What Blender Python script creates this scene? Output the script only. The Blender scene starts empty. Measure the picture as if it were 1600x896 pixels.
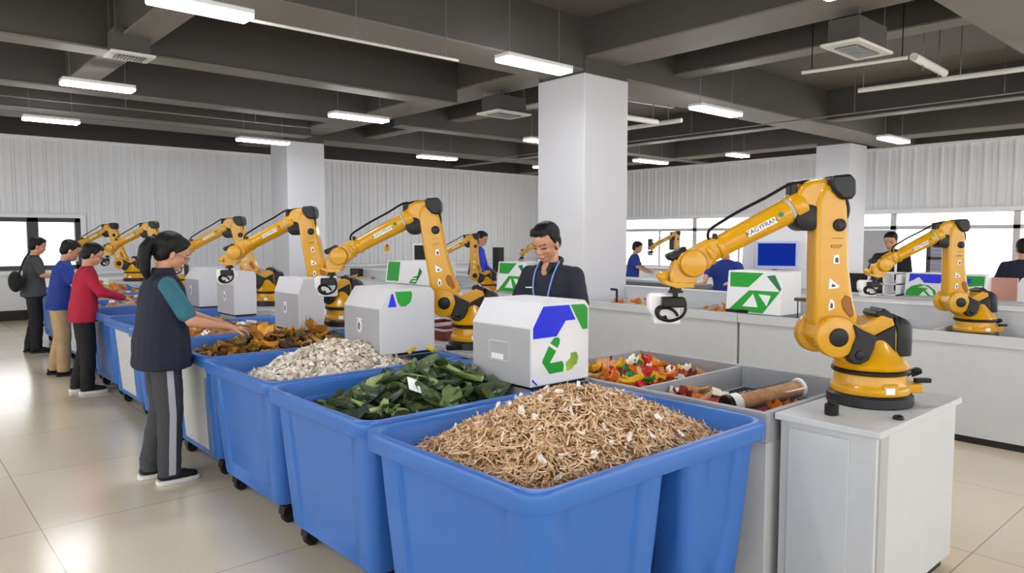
import bpy, bmesh, math, random
from mathutils import Vector, Matrix, Euler, noise
random.seed(7)
PI = math.pi
R = math.radians
scene = bpy.context.scene
COL = scene.collection

# ------------------------------------------------------------------ materials
def lin(c):
    return tuple(((v/255)/12.92 if v/255 <= .04045 else ((v/255+.055)/1.055)**2.4) for v in c)

def mat(name, rgb, rough=.5, metal=0., bump=0., bscale=40., var=0., vscale=6., coat=0., spec=.5):
    m = bpy.data.materials.new(name); m.use_nodes = True
    nt = m.node_tree; b = nt.nodes['Principled BSDF']
    c = lin(rgb)
    b.inputs['Base Color'].default_value = (*c, 1)
    b.inputs['Roughness'].default_value = rough
    b.inputs['Metallic'].default_value = metal
    b.inputs['Coat Weight'].default_value = coat
    b.inputs['Coat Roughness'].default_value = .08
    b.inputs['Specular IOR Level'].default_value = spec
    tc = nt.nodes.new('ShaderNodeTexCoord')
    if bump > 0:
        n = nt.nodes.new('ShaderNodeTexNoise'); n.inputs['Scale'].default_value = bscale; n.inputs['Detail'].default_value = 4
        bp = nt.nodes.new('ShaderNodeBump'); bp.inputs['Strength'].default_value = bump; bp.inputs['Distance'].default_value = .01
        nt.links.new(tc.outputs['Object'], n.inputs['Vector']); nt.links.new(n.outputs['Fac'], bp.inputs['Height'])
        nt.links.new(bp.outputs['Normal'], b.inputs['Normal'])
    if var > 0:
        n = nt.nodes.new('ShaderNodeTexNoise'); n.inputs['Scale'].default_value = vscale; n.inputs['Detail'].default_value = 5
        r = nt.nodes.new('ShaderNodeValToRGB')
        r.color_ramp.elements[0].position = .3; r.color_ramp.elements[1].position = .7
        r.color_ramp.elements[0].color = (*[v*(1-var) for v in c], 1)
        r.color_ramp.elements[1].color = (*[min(1, v*(1+var)) for v in c], 1)
        nt.links.new(tc.outputs['Object'], n.inputs['Vector']); nt.links.new(n.outputs['Fac'], r.inputs['Fac'])
        nt.links.new(r.outputs['Color'], b.inputs['Base Color'])
    return m

def emit(name, rgb, s):
    m = bpy.data.materials.new(name); m.use_nodes = True
    nt = m.node_tree; nt.nodes.clear()
    e = nt.nodes.new('ShaderNodeEmission'); e.inputs[0].default_value = (*lin(rgb), 1); e.inputs[1].default_value = s
    o = nt.nodes.new('ShaderNodeOutputMaterial'); nt.links.new(e.outputs[0], o.inputs[0])
    return m

M = {}
M['yellow'] = mat('robot_yellow', (210, 153, 0), .3, coat=.3)
M['yellow_dark'] = mat('robot_recess', (150, 92, 6), .5)
M['black'] = mat('black_plastic', (11, 11, 12), .38, spec=.35)
M['charcoal'] = mat('charcoal_metal', (30, 31, 34), .4, spec=.35)
M['rubber'] = mat('rubber', (14, 14, 15), .6)
M['blue'] = mat('bin_blue', (50, 108, 188), .34, bump=.05, bscale=25, var=.05, vscale=3)
M['box_grey'] = mat('box_grey', (214, 215, 218), .45, bump=.02, bscale=80)
M['box_side'] = mat('box_brushed_grey', (176, 177, 180), .5, bump=.02, bscale=80)
M['white'] = mat('white_plastic', (240, 241, 243), .35)
M['counter'] = mat('counter_grey', (200, 203, 205), .45, bump=.02, bscale=60, var=.02)
M['tray'] = mat('tray_grey', (158, 162, 168), .5, var=.03)
M['darkgrey'] = mat('dark_grey_panel', (120, 123, 130), .55)
M['desk'] = mat('white_desk', (244, 245, 246), .4)
M['column'] = mat('column_paint', (215, 216, 220), .55, bump=.03, bscale=30)
M['ceil'] = mat('ceiling_paint', (76, 73, 70), .75, bump=.1, bscale=12, var=.05, vscale=2)
M['ceil_dark'] = mat('ceiling_band_paint', (60, 58, 57), .8, var=.05, vscale=2)
M['bounce_flange'] = mat('beam_bounce_paint', (118, 113, 106), .6, var=.04, vscale=2)  # lighter than the beams: light from below put into the colour
M['slab'] = mat('slab_paint', (98, 93, 87), .75, var=.05, vscale=2)
M['steel'] = mat('galvanised', (150, 150, 150), .35, .8)
M['pipe_white'] = mat('pipe_white', (225, 223, 215), .5)
M['panelmetal'] = mat('profiled_sheet', (232, 234, 237), .35, .0, var=.02, vscale=1)
M['wallwhite'] = mat('wall_white', (228, 230, 231), .5, bump=.03, bscale=20)
M['salmon'] = mat('salmon_wall', (214, 160, 142), .6)
M['skirt'] = mat('skirting_black', (30, 28, 27), .5)
M['frame_brown'] = mat('window_frame_brown', (74, 66, 66), .5)
M['frame_grey'] = mat('window_frame_grey', (205, 203, 205), .5)
M['lamp'] = emit('lamp_diffuser', (250, 250, 255), 30)
M['screen_blue'] = emit('screen_blue', (16, 38, 130), .8)
M['screen_black'] = mat('screen_black', (8, 8, 10), .5)
M['green'] = mat('print_green', (8, 160, 36), .4)
M['green_dk'] = mat('print_dark_green', (14, 120, 70), .4)
M['royal'] = mat('print_blue', (6, 36, 232), .4)
M['leafgreen'] = mat('print_lime', (150, 190, 60), .4, var=.3, vscale=8)
M['printwhite'] = mat('print_white', (245, 246, 248), .4)
M['ink'] = mat('print_ink', (70, 60, 55), .5)
M['red'] = mat('dark_red_tray', (126, 34, 32), .4)
M['bluefab'] = mat('blue_panel', (18, 70, 190), .4)
M['mat_black'] = mat('rubber_mat', (18, 17, 18), .85, bump=.4, bscale=60)
M['skin'] = mat('skin', (204, 150, 118), .5, bump=.03, bscale=90, var=.04, vscale=14)
M['skin'].node_tree.nodes['Principled BSDF'].inputs['Subsurface Weight'].default_value = .08
M['lip'] = mat('lip', (168, 98, 88), .5)
M['hair'] = mat('hair_black', (12, 11, 12), .5, bump=.5, bscale=70, spec=.3)
M['eye'] = mat('eye_dark', (20, 15, 14), .2)
M['navy'] = mat('navy_cloth', (26, 30, 50), .85, bump=.15, bscale=150, var=.12, vscale=5)
M['navy2'] = mat('dark_polo', (30, 34, 48), .8, bump=.15, bscale=150, var=.12, vscale=5)
M['teal'] = mat('teal_cloth', (48, 106, 120), .85, bump=.15, bscale=150, var=.08)
M['crimson'] = mat('crimson_cloth', (170, 22, 54), .8, bump=.15, bscale=150, var=.1)
M['royalcloth'] = mat('blue_cloth', (24, 54, 138), .8, bump=.15, bscale=150, var=.1)
M['workblue'] = mat('work_blue_cloth', (30, 62, 190), .8, var=.1)
M['greycloth'] = mat('grey_tshirt', (66, 68, 72), .85, bump=.15, bscale=150, var=.1)
M['blackcloth'] = mat('black_trousers', (18, 18, 20), .8, bump=.15, bscale=150, var=.15)
M['track'] = mat('charcoal_tracksuit', (62, 64, 68), .85, bump=.2, bscale=120, var=.1)
M['stripe'] = mat('stripe_grey', (176, 178, 186), .8)
M['khaki'] = mat('khaki_trousers', (184, 156, 116), .85, bump=.2, bscale=120, var=.1)
M['shoe'] = mat('shoe_black', (20, 20, 22), .6)
M['sole'] = mat('shoe_sole', (235, 234, 232), .5)
M['lanyard'] = mat('lanyard_blue', (120, 165, 225), .6)
M['metal'] = mat('spectacle_metal', (90, 90, 95), .3, .8)
M['biscuit'] = mat('biscuit', (222, 172, 126), .8, bump=.3, bscale=80, var=.25, vscale=25)
M['ear_protect'] = mat('olive_yellow', (170, 150, 40), .6)
M['tank'] = mat('blue_glass_panel', (84, 112, 130), .3)

def glassy(name, rgb=(255, 255, 255), mixf=.12):
    m = bpy.data.materials.new(name); m.use_nodes = True
    nt = m.node_tree; nt.nodes.clear()
    t = nt.nodes.new('ShaderNodeBsdfTransparent'); t.inputs[0].default_value = (*lin(rgb), 1)
    g = nt.nodes.new('ShaderNodeBsdfGlossy'); g.inputs['Roughness'].default_value = .03
    x = nt.nodes.new('ShaderNodeMixShader'); x.inputs[0].default_value = mixf
    o = nt.nodes.new('ShaderNodeOutputMaterial')
    nt.links.new(t.outputs[0], x.inputs[1]); nt.links.new(g.outputs[0], x.inputs[2]); nt.links.new(x.outputs[0], o.inputs[0])
    return m
M['glass'] = glassy('window_glass', (250, 252, 255), .06)
M['clear'] = glassy('clear_plastic', (240, 242, 244), .16)

# floor: polished epoxy with thin joints
def floor_mat():
    m = mat('polished_floor', (222, 210, 184), .1, var=0)
    nt = m.node_tree; b = nt.nodes['Principled BSDF']; L = nt.links
    tc = nt.nodes.new('ShaderNodeTexCoord')
    mp = nt.nodes.new('ShaderNodeMapping'); mp.inputs['Location'].default_value = (.55, .05, 0)
    br = nt.nodes.new('ShaderNodeTexBrick'); br.offset = 0; br.squash = 1
    br.inputs['Scale'].default_value = 1; br.inputs['Brick Width'].default_value = 1.2; br.inputs['Row Height'].default_value = 1.2
    br.inputs['Mortar Size'].default_value = .0035; br.inputs['Mortar Smooth'].default_value = .2
    br.inputs['Color1'].default_value = (*lin((226, 213, 186)), 1); br.inputs['Color2'].default_value = (*lin((222, 209, 183)), 1)
    br.inputs['Mortar'].default_value = (*lin((168, 154, 130)), 1)
    n = nt.nodes.new('ShaderNodeTexNoise'); n.inputs['Scale'].default_value = 1.3; n.inputs['Detail'].default_value = 6
    mx = nt.nodes.new('ShaderNodeMix'); mx.data_type = 'RGBA'; mx.blend_type = 'MULTIPLY'; mx.inputs[0].default_value = .35
    rp = nt.nodes.new('ShaderNodeValToRGB'); rp.color_ramp.elements[0].position = .3; rp.color_ramp.elements[1].position = .7
    rp.color_ramp.elements[0].color = (.92, .92, .9, 1)
    L.new(tc.outputs['Object'], mp.inputs[0]); L.new(mp.outputs[0], br.inputs[0]); L.new(tc.outputs['Object'], n.inputs[0])
    L.new(n.outputs['Fac'], rp.inputs[0]); L.new(br.outputs['Color'], mx.inputs[6]); L.new(rp.outputs[0], mx.inputs[7])
    L.new(mx.outputs[2], b.inputs['Base Color'])
    mr = nt.nodes.new('ShaderNodeMapRange'); mr.inputs['To Min'].default_value = .1; mr.inputs['To Max'].default_value = .24
    L.new(n.outputs['Fac'], mr.inputs[0]); L.new(mr.outputs[0], b.inputs['Roughness'])
    b.inputs['Specular IOR Level'].default_value = .8
    return m
M['floor'] = floor_mat()

# ------------------------------------------------------------------ mesh builder
class MB:
    def __init__(self): self.bm = bmesh.new()
    def face(self, vs, mi=0):
        try:
            f = self.bm.faces.new(vs); f.material_index = mi; return f
        except ValueError: return None
    def v(self, p): return self.bm.verts.new(p)
    def box(self, x0, x1, y0, y1, z0, z1, mi=0, mtx=None):
        ps = [(x0,y0,z0),(x1,y0,z0),(x1,y1,z0),(x0,y1,z0),(x0,y0,z1),(x1,y0,z1),(x1,y1,z1),(x0,y1,z1)]
        vs = [self.v(mtx @ Vector(p) if mtx else p) for p in ps]
        for f in ((0,3,2,1),(4,5,6,7),(0,1,5,4),(1,2,6,5),(2,3,7,6),(3,0,4,7)): self.face([vs[i] for i in f], mi)
        return self
    def loft(self, rings, mi=0, cap=True, closed=True):
        rr = [[self.v(p) for p in r] for r in rings]
        n = len(rr[0])
        for a, b in zip(rr, rr[1:]):
            for i in range(n if closed else n-1):
                self.face((a[i], a[(i+1) % n], b[(i+1) % n], b[i]), mi)
        if cap:
            self.face(list(reversed(rr[0])), mi); self.face(rr[-1], mi)
        return self
    def prism(self, poly, y0, y1, mi=0, axis='y', mtx=None):
        def P(a, b, c):
            p = {'y': (a, c, b), 'x': (c, a, b), 'z': (a, b, c)}[axis]
            return mtx @ Vector(p) if mtx else p
        a = [self.v(P(p[0], p[1], y0)) for p in poly]; b = [self.v(P(p[0], p[1], y1)) for p in poly]
        n = len(poly)
        self.face(a, mi); self.face(list(reversed(b)), mi)
        for i in range(n): self.face((a[i], b[i], b[(i+1) % n], a[(i+1) % n]), mi)
        return self
    def frame(self, d):
        d = Vector(d).normalized()
        u = d.cross(Vector((0, 0, 1)))
        if u.length < 1e-3: u = d.cross(Vector((0, 1, 0)))
        u.normalize(); return u, d.cross(u).normalized()
    def cyl(self, p0, p1, r0, r1=None, seg=24, mi=0, bev=0.):
        r1 = r0 if r1 is None else r1
        p0, p1 = Vector(p0), Vector(p1); d = (p1-p0); L = d.length; d.normalize(); u, w = self.frame(d)
        st = [(0, r0), (L, r1)]
        if bev: st = [(0, r0-bev), (bev*.3, r0-bev*.3), (bev, r0), (L-bev, r1), (L-bev*.3, r1-bev*.3), (L, r1-bev)]
        rings = [[p0+d*t+(u*math.cos(2*PI*k/seg)+w*math.sin(2*PI*k/seg))*r for k in range(seg)] for t, r in st]
        return self.loft(rings, mi)
    def lathe(self, c, prof, seg=32, mi=0):   # profile (r, z), closed by caps
        rings = [[(c[0]+r*math.cos(2*PI*k/seg), c[1]+r*math.sin(2*PI*k/seg), c[2]+z) for k in range(seg)] for r, z in prof]
        return self.loft(rings, mi)
    def tube(self, pts, r, seg=8, mi=0, closed=False, smooth=3):
        pts = [Vector(p) for p in pts]
        if smooth:
            out = []; n = len(pts)
            rng = range(n if closed else n-1)
            for i in rng:
                g = lambda k: pts[k % n] if closed else pts[max(0, min(n-1, k))]
                a, b, c, d = g(i-1), g(i), g(i+1), g(i+2)
                for s in range(smooth):
                    t = s/smooth
                    out.append(.5*((2*b)+(c-a)*t+(2*a-5*b+4*c-d)*t*t+(3*b-a-3*c+d)*t**3))
            if not closed: out.append(pts[-1])
            pts = out
        rings = []; n = len(pts); pu = None
        for i, p in enumerate(pts):
            d = (pts[(i+1) % n]-pts[i-1]) if closed else (pts[min(n-1, i+1)]-pts[max(0, i-1)])
            d.normalize()
            if pu is None: pu, _ = self.frame(d)
            pu = (pu-d*pu.dot(d)).normalized(); w = d.cross(pu)
            rings.append([p+(pu*math.cos(2*PI*k/seg)+w*math.sin(2*PI*k/seg))*r for k in range(seg)])
        if closed:
            rings.append(rings[0]); return self.loft(rings, mi, cap=False)
        return self.loft(rings, mi)
    def ell(self, c, r, rot=None, seg=16, mi=0):
        m = Matrix.Translation(c) @ (rot.to_matrix().to_4x4() if rot else Matrix()) @ Matrix.Diagonal((r[0], r[1], r[2], 1))
        ret = bmesh.ops.create_uvsphere(self.bm, u_segments=seg, v_segments=max(6, seg*2//3), radius=1, matrix=m)
        for v in ret['verts']:
            for f in v.link_faces: f.material_index = mi
        return self
    def caps(self, p0, p1, r0, r1, seg=12, flat=None):
        p0, p1 = Vector(p0), Vector(p1); d = (p1-p0); L = max(d.length, 1e-4); d.normalize(); u, w = self.frame(d)
        fu, fw = flat or (1, 1)
        st = [(-r0*math.cos(a), r0*math.sin(a)) for a in (.25, .7, 1.15)] + [(0, r0), (L, r1)] + [(L+r1*math.sin(a), r1*math.cos(a)) for a in (.4, .85, 1.3)]
        rings = [[p0+d*t+(u*math.cos(2*PI*k/seg)*fu+w*math.sin(2*PI*k/seg)*fw)*r for k in range(seg)] for t, r in st]
        return self.loft(rings)
    def rings(self, lst, seg=20, mi=0):   # lst of (cx, cy, cz, rx, ry) horizontal superellipse rings
        out = []
        for cx, cy, cz, rx, ry in lst:
            rg = []
            for k in range(seg):
                a = 2*PI*k/seg; ca, sa = math.cos(a), math.sin(a)
                rg.append((cx+rx*math.copysign(abs(ca)**.85, ca), cy+ry*math.copysign(abs(sa)**.85, sa), cz))
            out.append(rg)
        return self.loft(out, mi)
    def build(self, name, mats, parent=None, bevel=0., smooth=30, loc=None, segs=2):
        bm = self.bm
        bmesh.ops.recalc_face_normals(bm, faces=bm.faces[:])
        me = bpy.data.meshes.new(name); bm.to_mesh(me); bm.free()
        if not isinstance(mats, (list, tuple)): mats = [mats]
        for m in mats: me.materials.append(m)
        if smooth:
            for p in me.polygons: p.use_smooth = True
            me.set_sharp_from_angle(angle=R(smooth))
        o = bpy.data.objects.new(name, me); COL.objects.link(o)
        if parent: o.parent = parent
        if loc: o.location = loc
        if bevel:
            b = o.modifiers.new('Bevel', 'BEVEL'); b.width = bevel; b.segments = segs; b.limit_method = 'ANGLE'; b.angle_limit = R(35)
            b.harden_normals = False
        return o

def tag(o, label=None, cat=None, group=None, kind=None):
    if label: o['label'] = label
    if cat: o['category'] = cat
    if group: o['group'] = group
    if kind: o['kind'] = kind
    return o
def empty(name, loc=(0, 0, 0), rz=0, label=None, cat=None, group=None):
    o = bpy.data.objects.new(name, None); COL.objects.link(o); o.location = loc; o.rotation_euler = (0, 0, rz); o.empty_display_size = .1
    return tag(o, label, cat, group)
CHILD = {}
def copy_tree(o, parent=None):
    c = o.copy(); COL.objects.link(c)
    if parent: c.parent = parent
    for ch in list(o.children): copy_tree(ch, c)
    return c
def struct(name, mb, m, **k):
    return tag(mb.build(name, m, **k), kind='structure')

# ------------------------------------------------------------------ setting
XL, XR, YF, YB, ZC = -4.5, 17.3, -5., 17.35, 4.3
struct('floor', MB().box(XL-.3, XR+.3, YF-.3, YB+.3, -.12, 0), M['floor'], smooth=0)
struct('ceiling', MB().box(XL-.3, XR+.3, YF-.3, YB+.3, ZC, ZC+.15), M['slab'], smooth=0)

def sheet(mb, a0, a1, z0, z1, base, depth, along, pitch=.27, sgn=-1):
    """profiled sheet metal: trapezoid ribs running upright; sgn = direction of the room"""
    pts = []; a = a0
    while a < a1-1e-6:
        for da, dd in ((0, 0), (.02, 1), (.055, 1), (.075, 0), (.15, 0), (.158, .35), (.17, .35), (.178, 0)):
            if a+da < a1: pts.append((a+da, base+sgn*depth*dd))
        a += pitch
    pts.append((a1, base))
    lo = []; hi = []
    for p, q in pts:
        f = (lambda z: (p, q, z)) if along == 'x' else (lambda z: (q, p, z))
        lo.append(mb.v(f(z0))); hi.append(mb.v(f(z1)))
    for i in range(len(pts)-1): mb.face((lo[i], lo[i+1], hi[i+1], hi[i]))
# back wall (normal -Y) with the window at the left
WX0, WX1, WZ0, WZ1 = .1, 3.3, 1.0, 2.06
mb = MB()
mb.box(XL, XR+.3, YB, YB+.25, 0, .94); mb.box(XL, WX0, YB, YB+.25, .94, ZC); mb.box(WX1, XR+.3, YB, YB+.25, .94, ZC)
mb.box(WX0, WX1, YB, YB+.25, WZ1, ZC); mb.box(WX0, WX1, YB, YB+.25, .94, WZ0)
struct('wall_back', mb, M['wallwhite'], smooth=0)
mb = MB()
sheet(mb, XL, WX0-.12, .96, 3.65, YB-.012, .03, 'x'); sheet(mb, WX0-.12, WX1+.12, WZ1+.1, 3.65, YB-.012, .03, 'x'); sheet(mb, WX1+.12, XR, .96, 3.65, YB-.012, .03, 'x')
struct('trim_1', mb, M['panelmetal'], smooth=0)
struct('trim_2', MB().box(WX1+.1, XR, YB-.12, YB, .5+.38, .5+.45), M['white'], smooth=0, bevel=.008)
struct('trim_3', MB().box(XL, XR, YB-.06, YB, 3.63, 3.69), M['white'], smooth=0)
struct('baseboard_back', MB().box(XL, XR, YB-.03, YB, 0, .2), M['skirt'], smooth=0)
struct('wall_back_band', MB().box(XL, XR, YB-.08, YB, 3.69, ZC), M['ceil_dark'], smooth=0)
# right wall (normal -X)
SZ0, SZ1 = .78, 2.25
mb = MB()
mb.box(XR, XR+.25, YF, YB, SZ1, ZC)
struct('wall_right', mb, M['wallwhite'], smooth=0)
struct('wall_right_sill', MB().box(XR, XR+.25, YF, YB, 0, SZ0), M['salmon'], smooth=0)
struct('wall_right_pier', MB().box(XR, XR+.25, 14.4, YB, SZ0, SZ1), M['wallwhite'], smooth=0)
mb = MB(); sheet(mb, YF, YB-.03, 2.27, 3.65, XR-.012, .03, 'y')
struct('trim_4', mb, M['panelmetal'], smooth=0)
struct('trim_5', MB().box(XR-.06, XR, YF, YB-.06, 3.63, 3.69), M['white'], smooth=0)
struct('trim_6', MB().box(XR-.09, XR, YF, YB-.13, 2.2, 2.29), M['white'], smooth=0)
struct('wall_right_band', MB().box(XR-.08, XR, YF, YB-.08, 3.69, ZC), M['ceil_dark'], smooth=0)
struct('baseboard_right', MB().box(XR-.03, XR, YF, YB-.03, 0, .14), M['skirt'], smooth=0)
mb = MB(); mb.box(XL-.25, XL, YF, YB, 0, .9); mb.box(XL-.25, XL, YF, YB, 2.9, ZC); mb.box(XL-.25, XL, 12, YB, .9, 2.9)  # unseen window openings added so daylight also comes from the left
for y in (-5, -1, 3, 7.5): mb.box(XL-.25, XL, y, y+.4, .9, 2.9)
struct('wall_left', mb, M['wallwhite'], smooth=0)
mb = MB(); mb.box(XL, XR, YF-.25, YF, 0, .9); mb.box(XL, XR, YF-.25, YF, 3.3, ZC)  # unseen window openings added to fill the bin fronts with daylight
for x in (XL, -.7, 3.4, 7.5, 11.6, XR-.4): mb.box(x, x+.4, YF-.25, YF, .9, 3.3)
struct('wall_front', mb, M['wallwhite'], smooth=0)

# back window
o = MB()
for x0, x1 in ((WX0, WX0+.1), (1.25, 1.4), (2.36, 2.56), (WX1-.1, WX1)): o.box(x0, x1, YB-.03, YB+.1, WZ0, WZ1)
o.box(WX0, WX1, YB-.03, YB+.1, WZ0, WZ0+.09); o.box(WX0, WX1, YB-.03, YB+.1, WZ1-.09, WZ1)
w = struct('window_1', o, M['frame_brown'], smooth=0, bevel=.006)
MB().box(WX0, WX1, YB+.03, YB+.04, WZ0, WZ1).build('pane', M['glass'], w, smooth=0)
o = MB(); o.box(WX0-.1, WX1+.1, YB-.06, YB, WZ1, WZ1+.07); o.box(WX0-.1, WX0, YB-.06, YB, WZ0-.05, WZ1); o.box(WX1, WX1+.1, YB-.06, YB, WZ0-.05, WZ1)
o.box(WX0-.15, WX1+.15, YB-.12, YB, WZ0-.08, WZ0-.01)
o.build('casing', M['white'], w, smooth=0)
# right wall windows, mullions measured from the photograph
muls = [14.4, 11.76, 9.2, 6.5, 4.15, 1.7, -.9, -3.2, YF]
for i in range(len(muls)-1):
    y1, y0 = muls[i], muls[i+1]
    o = MB()
    o.box(XR-.02, XR+.1, y0, y0+.06, SZ0, SZ1); o.box(XR-.02, XR+.1, y1-.06, y1, SZ0, SZ1)
    o.box(XR-.02, XR+.1, y0, y1, SZ0, SZ0+.06); o.box(XR-.02, XR+.1, y0, y1, SZ1-.06, SZ1); o.box(XR-.02, XR+.1, y0, y1, 1.84, 1.92)
    ym = y0+(y1-y0)*(.46 if i != 3 else .54); o.box(XR-.01, XR+.08, ym-.025, ym+.025, SZ0, 1.84)
    w = struct('window_%d' % (i+2), o, M['frame_grey'], smooth=0)
    MB().box(XR+.04, XR+.05, y0, y1, SZ0, SZ1).build('pane', M['glass'], w, smooth=0)
    if i == 0:
        for yy, ww in ((13.3, .16), (12.5, .22)): MB().box(XR-.03, XR+.02, yy-ww/2, yy+ww/2, 1.3, 1.62).build('window_catch', M['frame_brown'], w, smooth=0, bevel=.01)
    if i == 2:
        MB().box(XR-.04, XR+.03, 6.56, 7.25, SZ0, 1.83).build('shutter', M['box_side'], w, smooth=0)
    if i == 3:
        q = MB().box(XR-.06, XR+.02, 5.1, 5.75, SZ0+.12, 1.7).build('blind', M['box_side'], w, smooth=0)
        s = MB()
        for k in range(9): s.box(XR-.075, XR-.06, 5.15, 5.7, .95+k*.08, 1.0+k*.08)
        s.build('blind_slats', mat('blind_lilac', (150, 155, 190), .6), q, smooth=0)
        s = MB()
        s.box(XR-.08, XR-.05, 5.7, 5.78, SZ0+.12, 1.7); s.box(XR-.08, XR-.05, 5.1, 5.75, 1.18, 1.24)
        s.build('blind_frame', M['frame_brown'], q, smooth=0)

# columns: light paint up to the beams, dark above
for n, (x0, x1, y0, y1) in enumerate(((6.55, 7.37, 6.05, 6.87), (6.52, 7.36, 14.35, 15.17), (15.55, 16.35, 6.75, 7.5))):
    c = MB().box(x0, x1, y0, y1, 0, 3.65 if n != 1 else 3.66).build('column', M['column'], bevel=.012, smooth=0)
    tag(c, kind='structure')
    t = MB().box(x0+.01, x1-.01, y0+.01, y1-.01, 3.65, ZC).build('column_head', M['ceil'], c, smooth=0)
# beams
def beam(x0, x1, y0, y1, z, m='ceil'):
    b = tag(MB().box(x0, x1, y0, y1, z, ZC).build('ceiling_beam', M[m], smooth=0, bevel=.006), kind='structure')
    e = .0 if min(x1-x0, y1-y0) > .4 else .03
    MB().box(x0-(e if x1-x0 < 2 else 0), x1+(e if x1-x0 < 2 else 0), y0-(e if y1-y0 < 2 else 0), y1+(e if y1-y0 < 2 else 0), z-.022, z-.001).build('bounce_flange', M['bounce_flange'], b, smooth=0)  # underside plate coloured lighter to show light bounced up from the floor
beam(XL, XR, 6.08, 6.78, 3.7)
beam(6.6, 7.3, YF, YB-.1, 3.86)
beam(XL, XR, 14.4, 15.1, 3.75)
beam(XL, XR, 1.8, 2.35, 3.72)
for y, z in ((8.65, 3.65), (11.25, 3.66), (13.4, 3.66)):
    beam(XL, 6.6, y, y+.28, z)
beam(7.3, XR, 11.25, 11.5, 3.7)
beam(2.03, 2.3, YF, 11.2, 3.72)
beam(8.4, 8.65, YF, 14.4, 3.9)
beam(13.0, 13.25, YF, YB-.1, 3.78)
beam(15.6, 16.2, YF, YB-.1, 3.72)

# ------------------------------------------------------------------ ceiling fixtures
def lamp(label):
    t = empty('ceiling_lamp', (0, 0, 3.4), label=label, cat='lamp')
    o = MB(); o.prism([(-.5, .03), (-.5, .075), (.5, .075), (.5, .03)], -.11, .11)
    o.build('housing', M['white'], t, bevel=.01)
    o = MB(); o.prism([(-.49, 0), (-.5, .03), (.5, .03), (.49, 0)], -.1, .1)
    o.build('diffuser', M['lamp'], t, bevel=.008)
    for x in (-.38, .38): MB().cyl((x, 0, .07), (x, 0, .9), .004, seg=6).build('suspension_wire', M['steel'], t)
    return t
lampG = 'suspended bar lamps'
base_lamp = lamp('')
lamps = [(2.0, 5.88, .76, 'long lit bar lamp at upper left, largest and nearest in the picture'),
 (2.08, 9.65, .76, 'lit bar lamp second in line at far left, under the vent grille'),
 (2.13, 12.91, .73, 'lit bar lamp at far left, smallest and lowest of its line'),
 (5.5, 13.1, .95, 'lit bar lamp just left of the top of the rear white column'),
 (5.5, 9.6, .92, 'lit bar lamp hanging between the rear column and the big column'),
 (5.2, 5.5, .92, 'lit bar lamp beside the upper left edge of the big column'),
 (9.5, 13.2, .98, 'small lit bar lamp above the sheet wall left of the big column'),
 (9.42, 9.67, .95, 'lit bar lamp half hidden by the left edge of the big column'),
 (8.96, 5.77, 1.05, 'bright lit bar lamp right of the big column, under the long beam'),
 (13.7, 10.55, 1.1, 'low lit bar lamp against the dark band right of the big column'),
 (14.05, 8.5, .62, 'short stubby lit lamp near the middle of the right wall top'),
 (13.97, 5.3, 1.0, 'lit bar lamp above the right robot, right of the wall column'),
 (12.95, 13.2, .9, 'tiny lit lamp tip peeking out left of the big column')]
for x in (-1.8, 2.0, 4.95, 9.3, 13.9):
    for y in (-2.2, 2.4 if x < 9 else .3):
        if x == 4.95 and y == 2.4: lamps.append((4.95, 2.45, .92, 'lit bar lamp just above the upper edge over the middle bins'))
        else: lamps.append((x, y, .92, 'suspended lit bar lamp behind or above the camera'))
for y in (6, 10, 13.5): lamps.append((-1.8, y, .92, 'suspended lit bar lamp over the left aisle outside the view'))
for i, (x, y, L, lb) in enumerate(lamps):
    t = base_lamp if i == 0 else copy_tree(base_lamp)
    t.location = (x, y, 3.4); t.scale = (L, 1, 1); t['label'] = lb; t['group'] = lampG

def cassette(x, y, z, w, l, label):
    t = empty('ceiling_vent', (x, y, z), label=label, cat='air vent', group='ceiling air vents')
    o = MB(); o.box(-w/2, w/2, -l/2, l/2, 0, .03)
    o.build('face_plate', M['pipe_white'], t, bevel=.01)
    o = MB(); o.box(-w*.4, w*.4, -l*.4, l*.4, .03, .26)
    o.build('casing', M['ceil'], t, bevel=.005)
    o = MB(); o.box(-w*.33, w*.33, -l*.28, l*.28, -.006, 0)
    g = o.build('grille', M['charcoal'], t)
    o = MB()
    for k in range(9): o.box(-w*.32+k*w*.075, -w*.32+k*w*.075+w*.035, -l*.27, l*.27, -.014, -.004)
    o.build('grille_bars', M['tray'], g, smooth=0)
    o = MB()
    for sx in (-1, 1):
        for sy in (-1, 1): o.cyl((sx*w*.36, sy*l*.36, .25), (sx*w*.36, sy*l*.36, ZC-z), .006, seg=6)
    o.build('hanger_rod', M['steel'], t)
cassette(7.4, 3.18, 3.5, .8, .38, 'white ceiling vent cassette at upper right above the right robot')
cassette(2.08, 8.27, 3.5, .42, .34, 'white ceiling vent grille at upper left between two lamps')
cassette(7.25, 8.35, 3.5, .68, .5, 'white ceiling vent cassette just left of the big column')

def pipe(name, pts, r, m, label, cat, drops=(), rodm='steel'):
    t = empty(name, pts[0], label=label, cat=cat)
    p0 = Vector(pts[0])
    MB().tube([Vector(p)-p0 for p in pts], r, seg=10, smooth=0).build('run', M[m], t)
    for d in drops:
        d = Vector(d); MB().cyl(d-p0, Vector((d.x, d.y, ZC))-p0, .006, seg=6).build('hanger_rod', M[rodm], t)
    return t
pipe('ceiling_pipe', [(2.4, 6.0, 3.45), (4.55, 5.95, 3.45)], .014, 'pipe_white', 'thin pale pipe running right from the nearest lamp at upper left', 'pipe', [(3.4, 5.97, 3.45), (4.4, 5.95, 3.45)])
pipe('ceiling_pipe', [(7.9, 4.0, 3.5), (8.05, 2.95, 3.5)], .02, 'pipe_white', 'short pale pipe hanging under the upper right vent', 'pipe', [(7.93, 3.9, 3.5), (8.05, 3.0, 3.5)], 'black')
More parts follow.
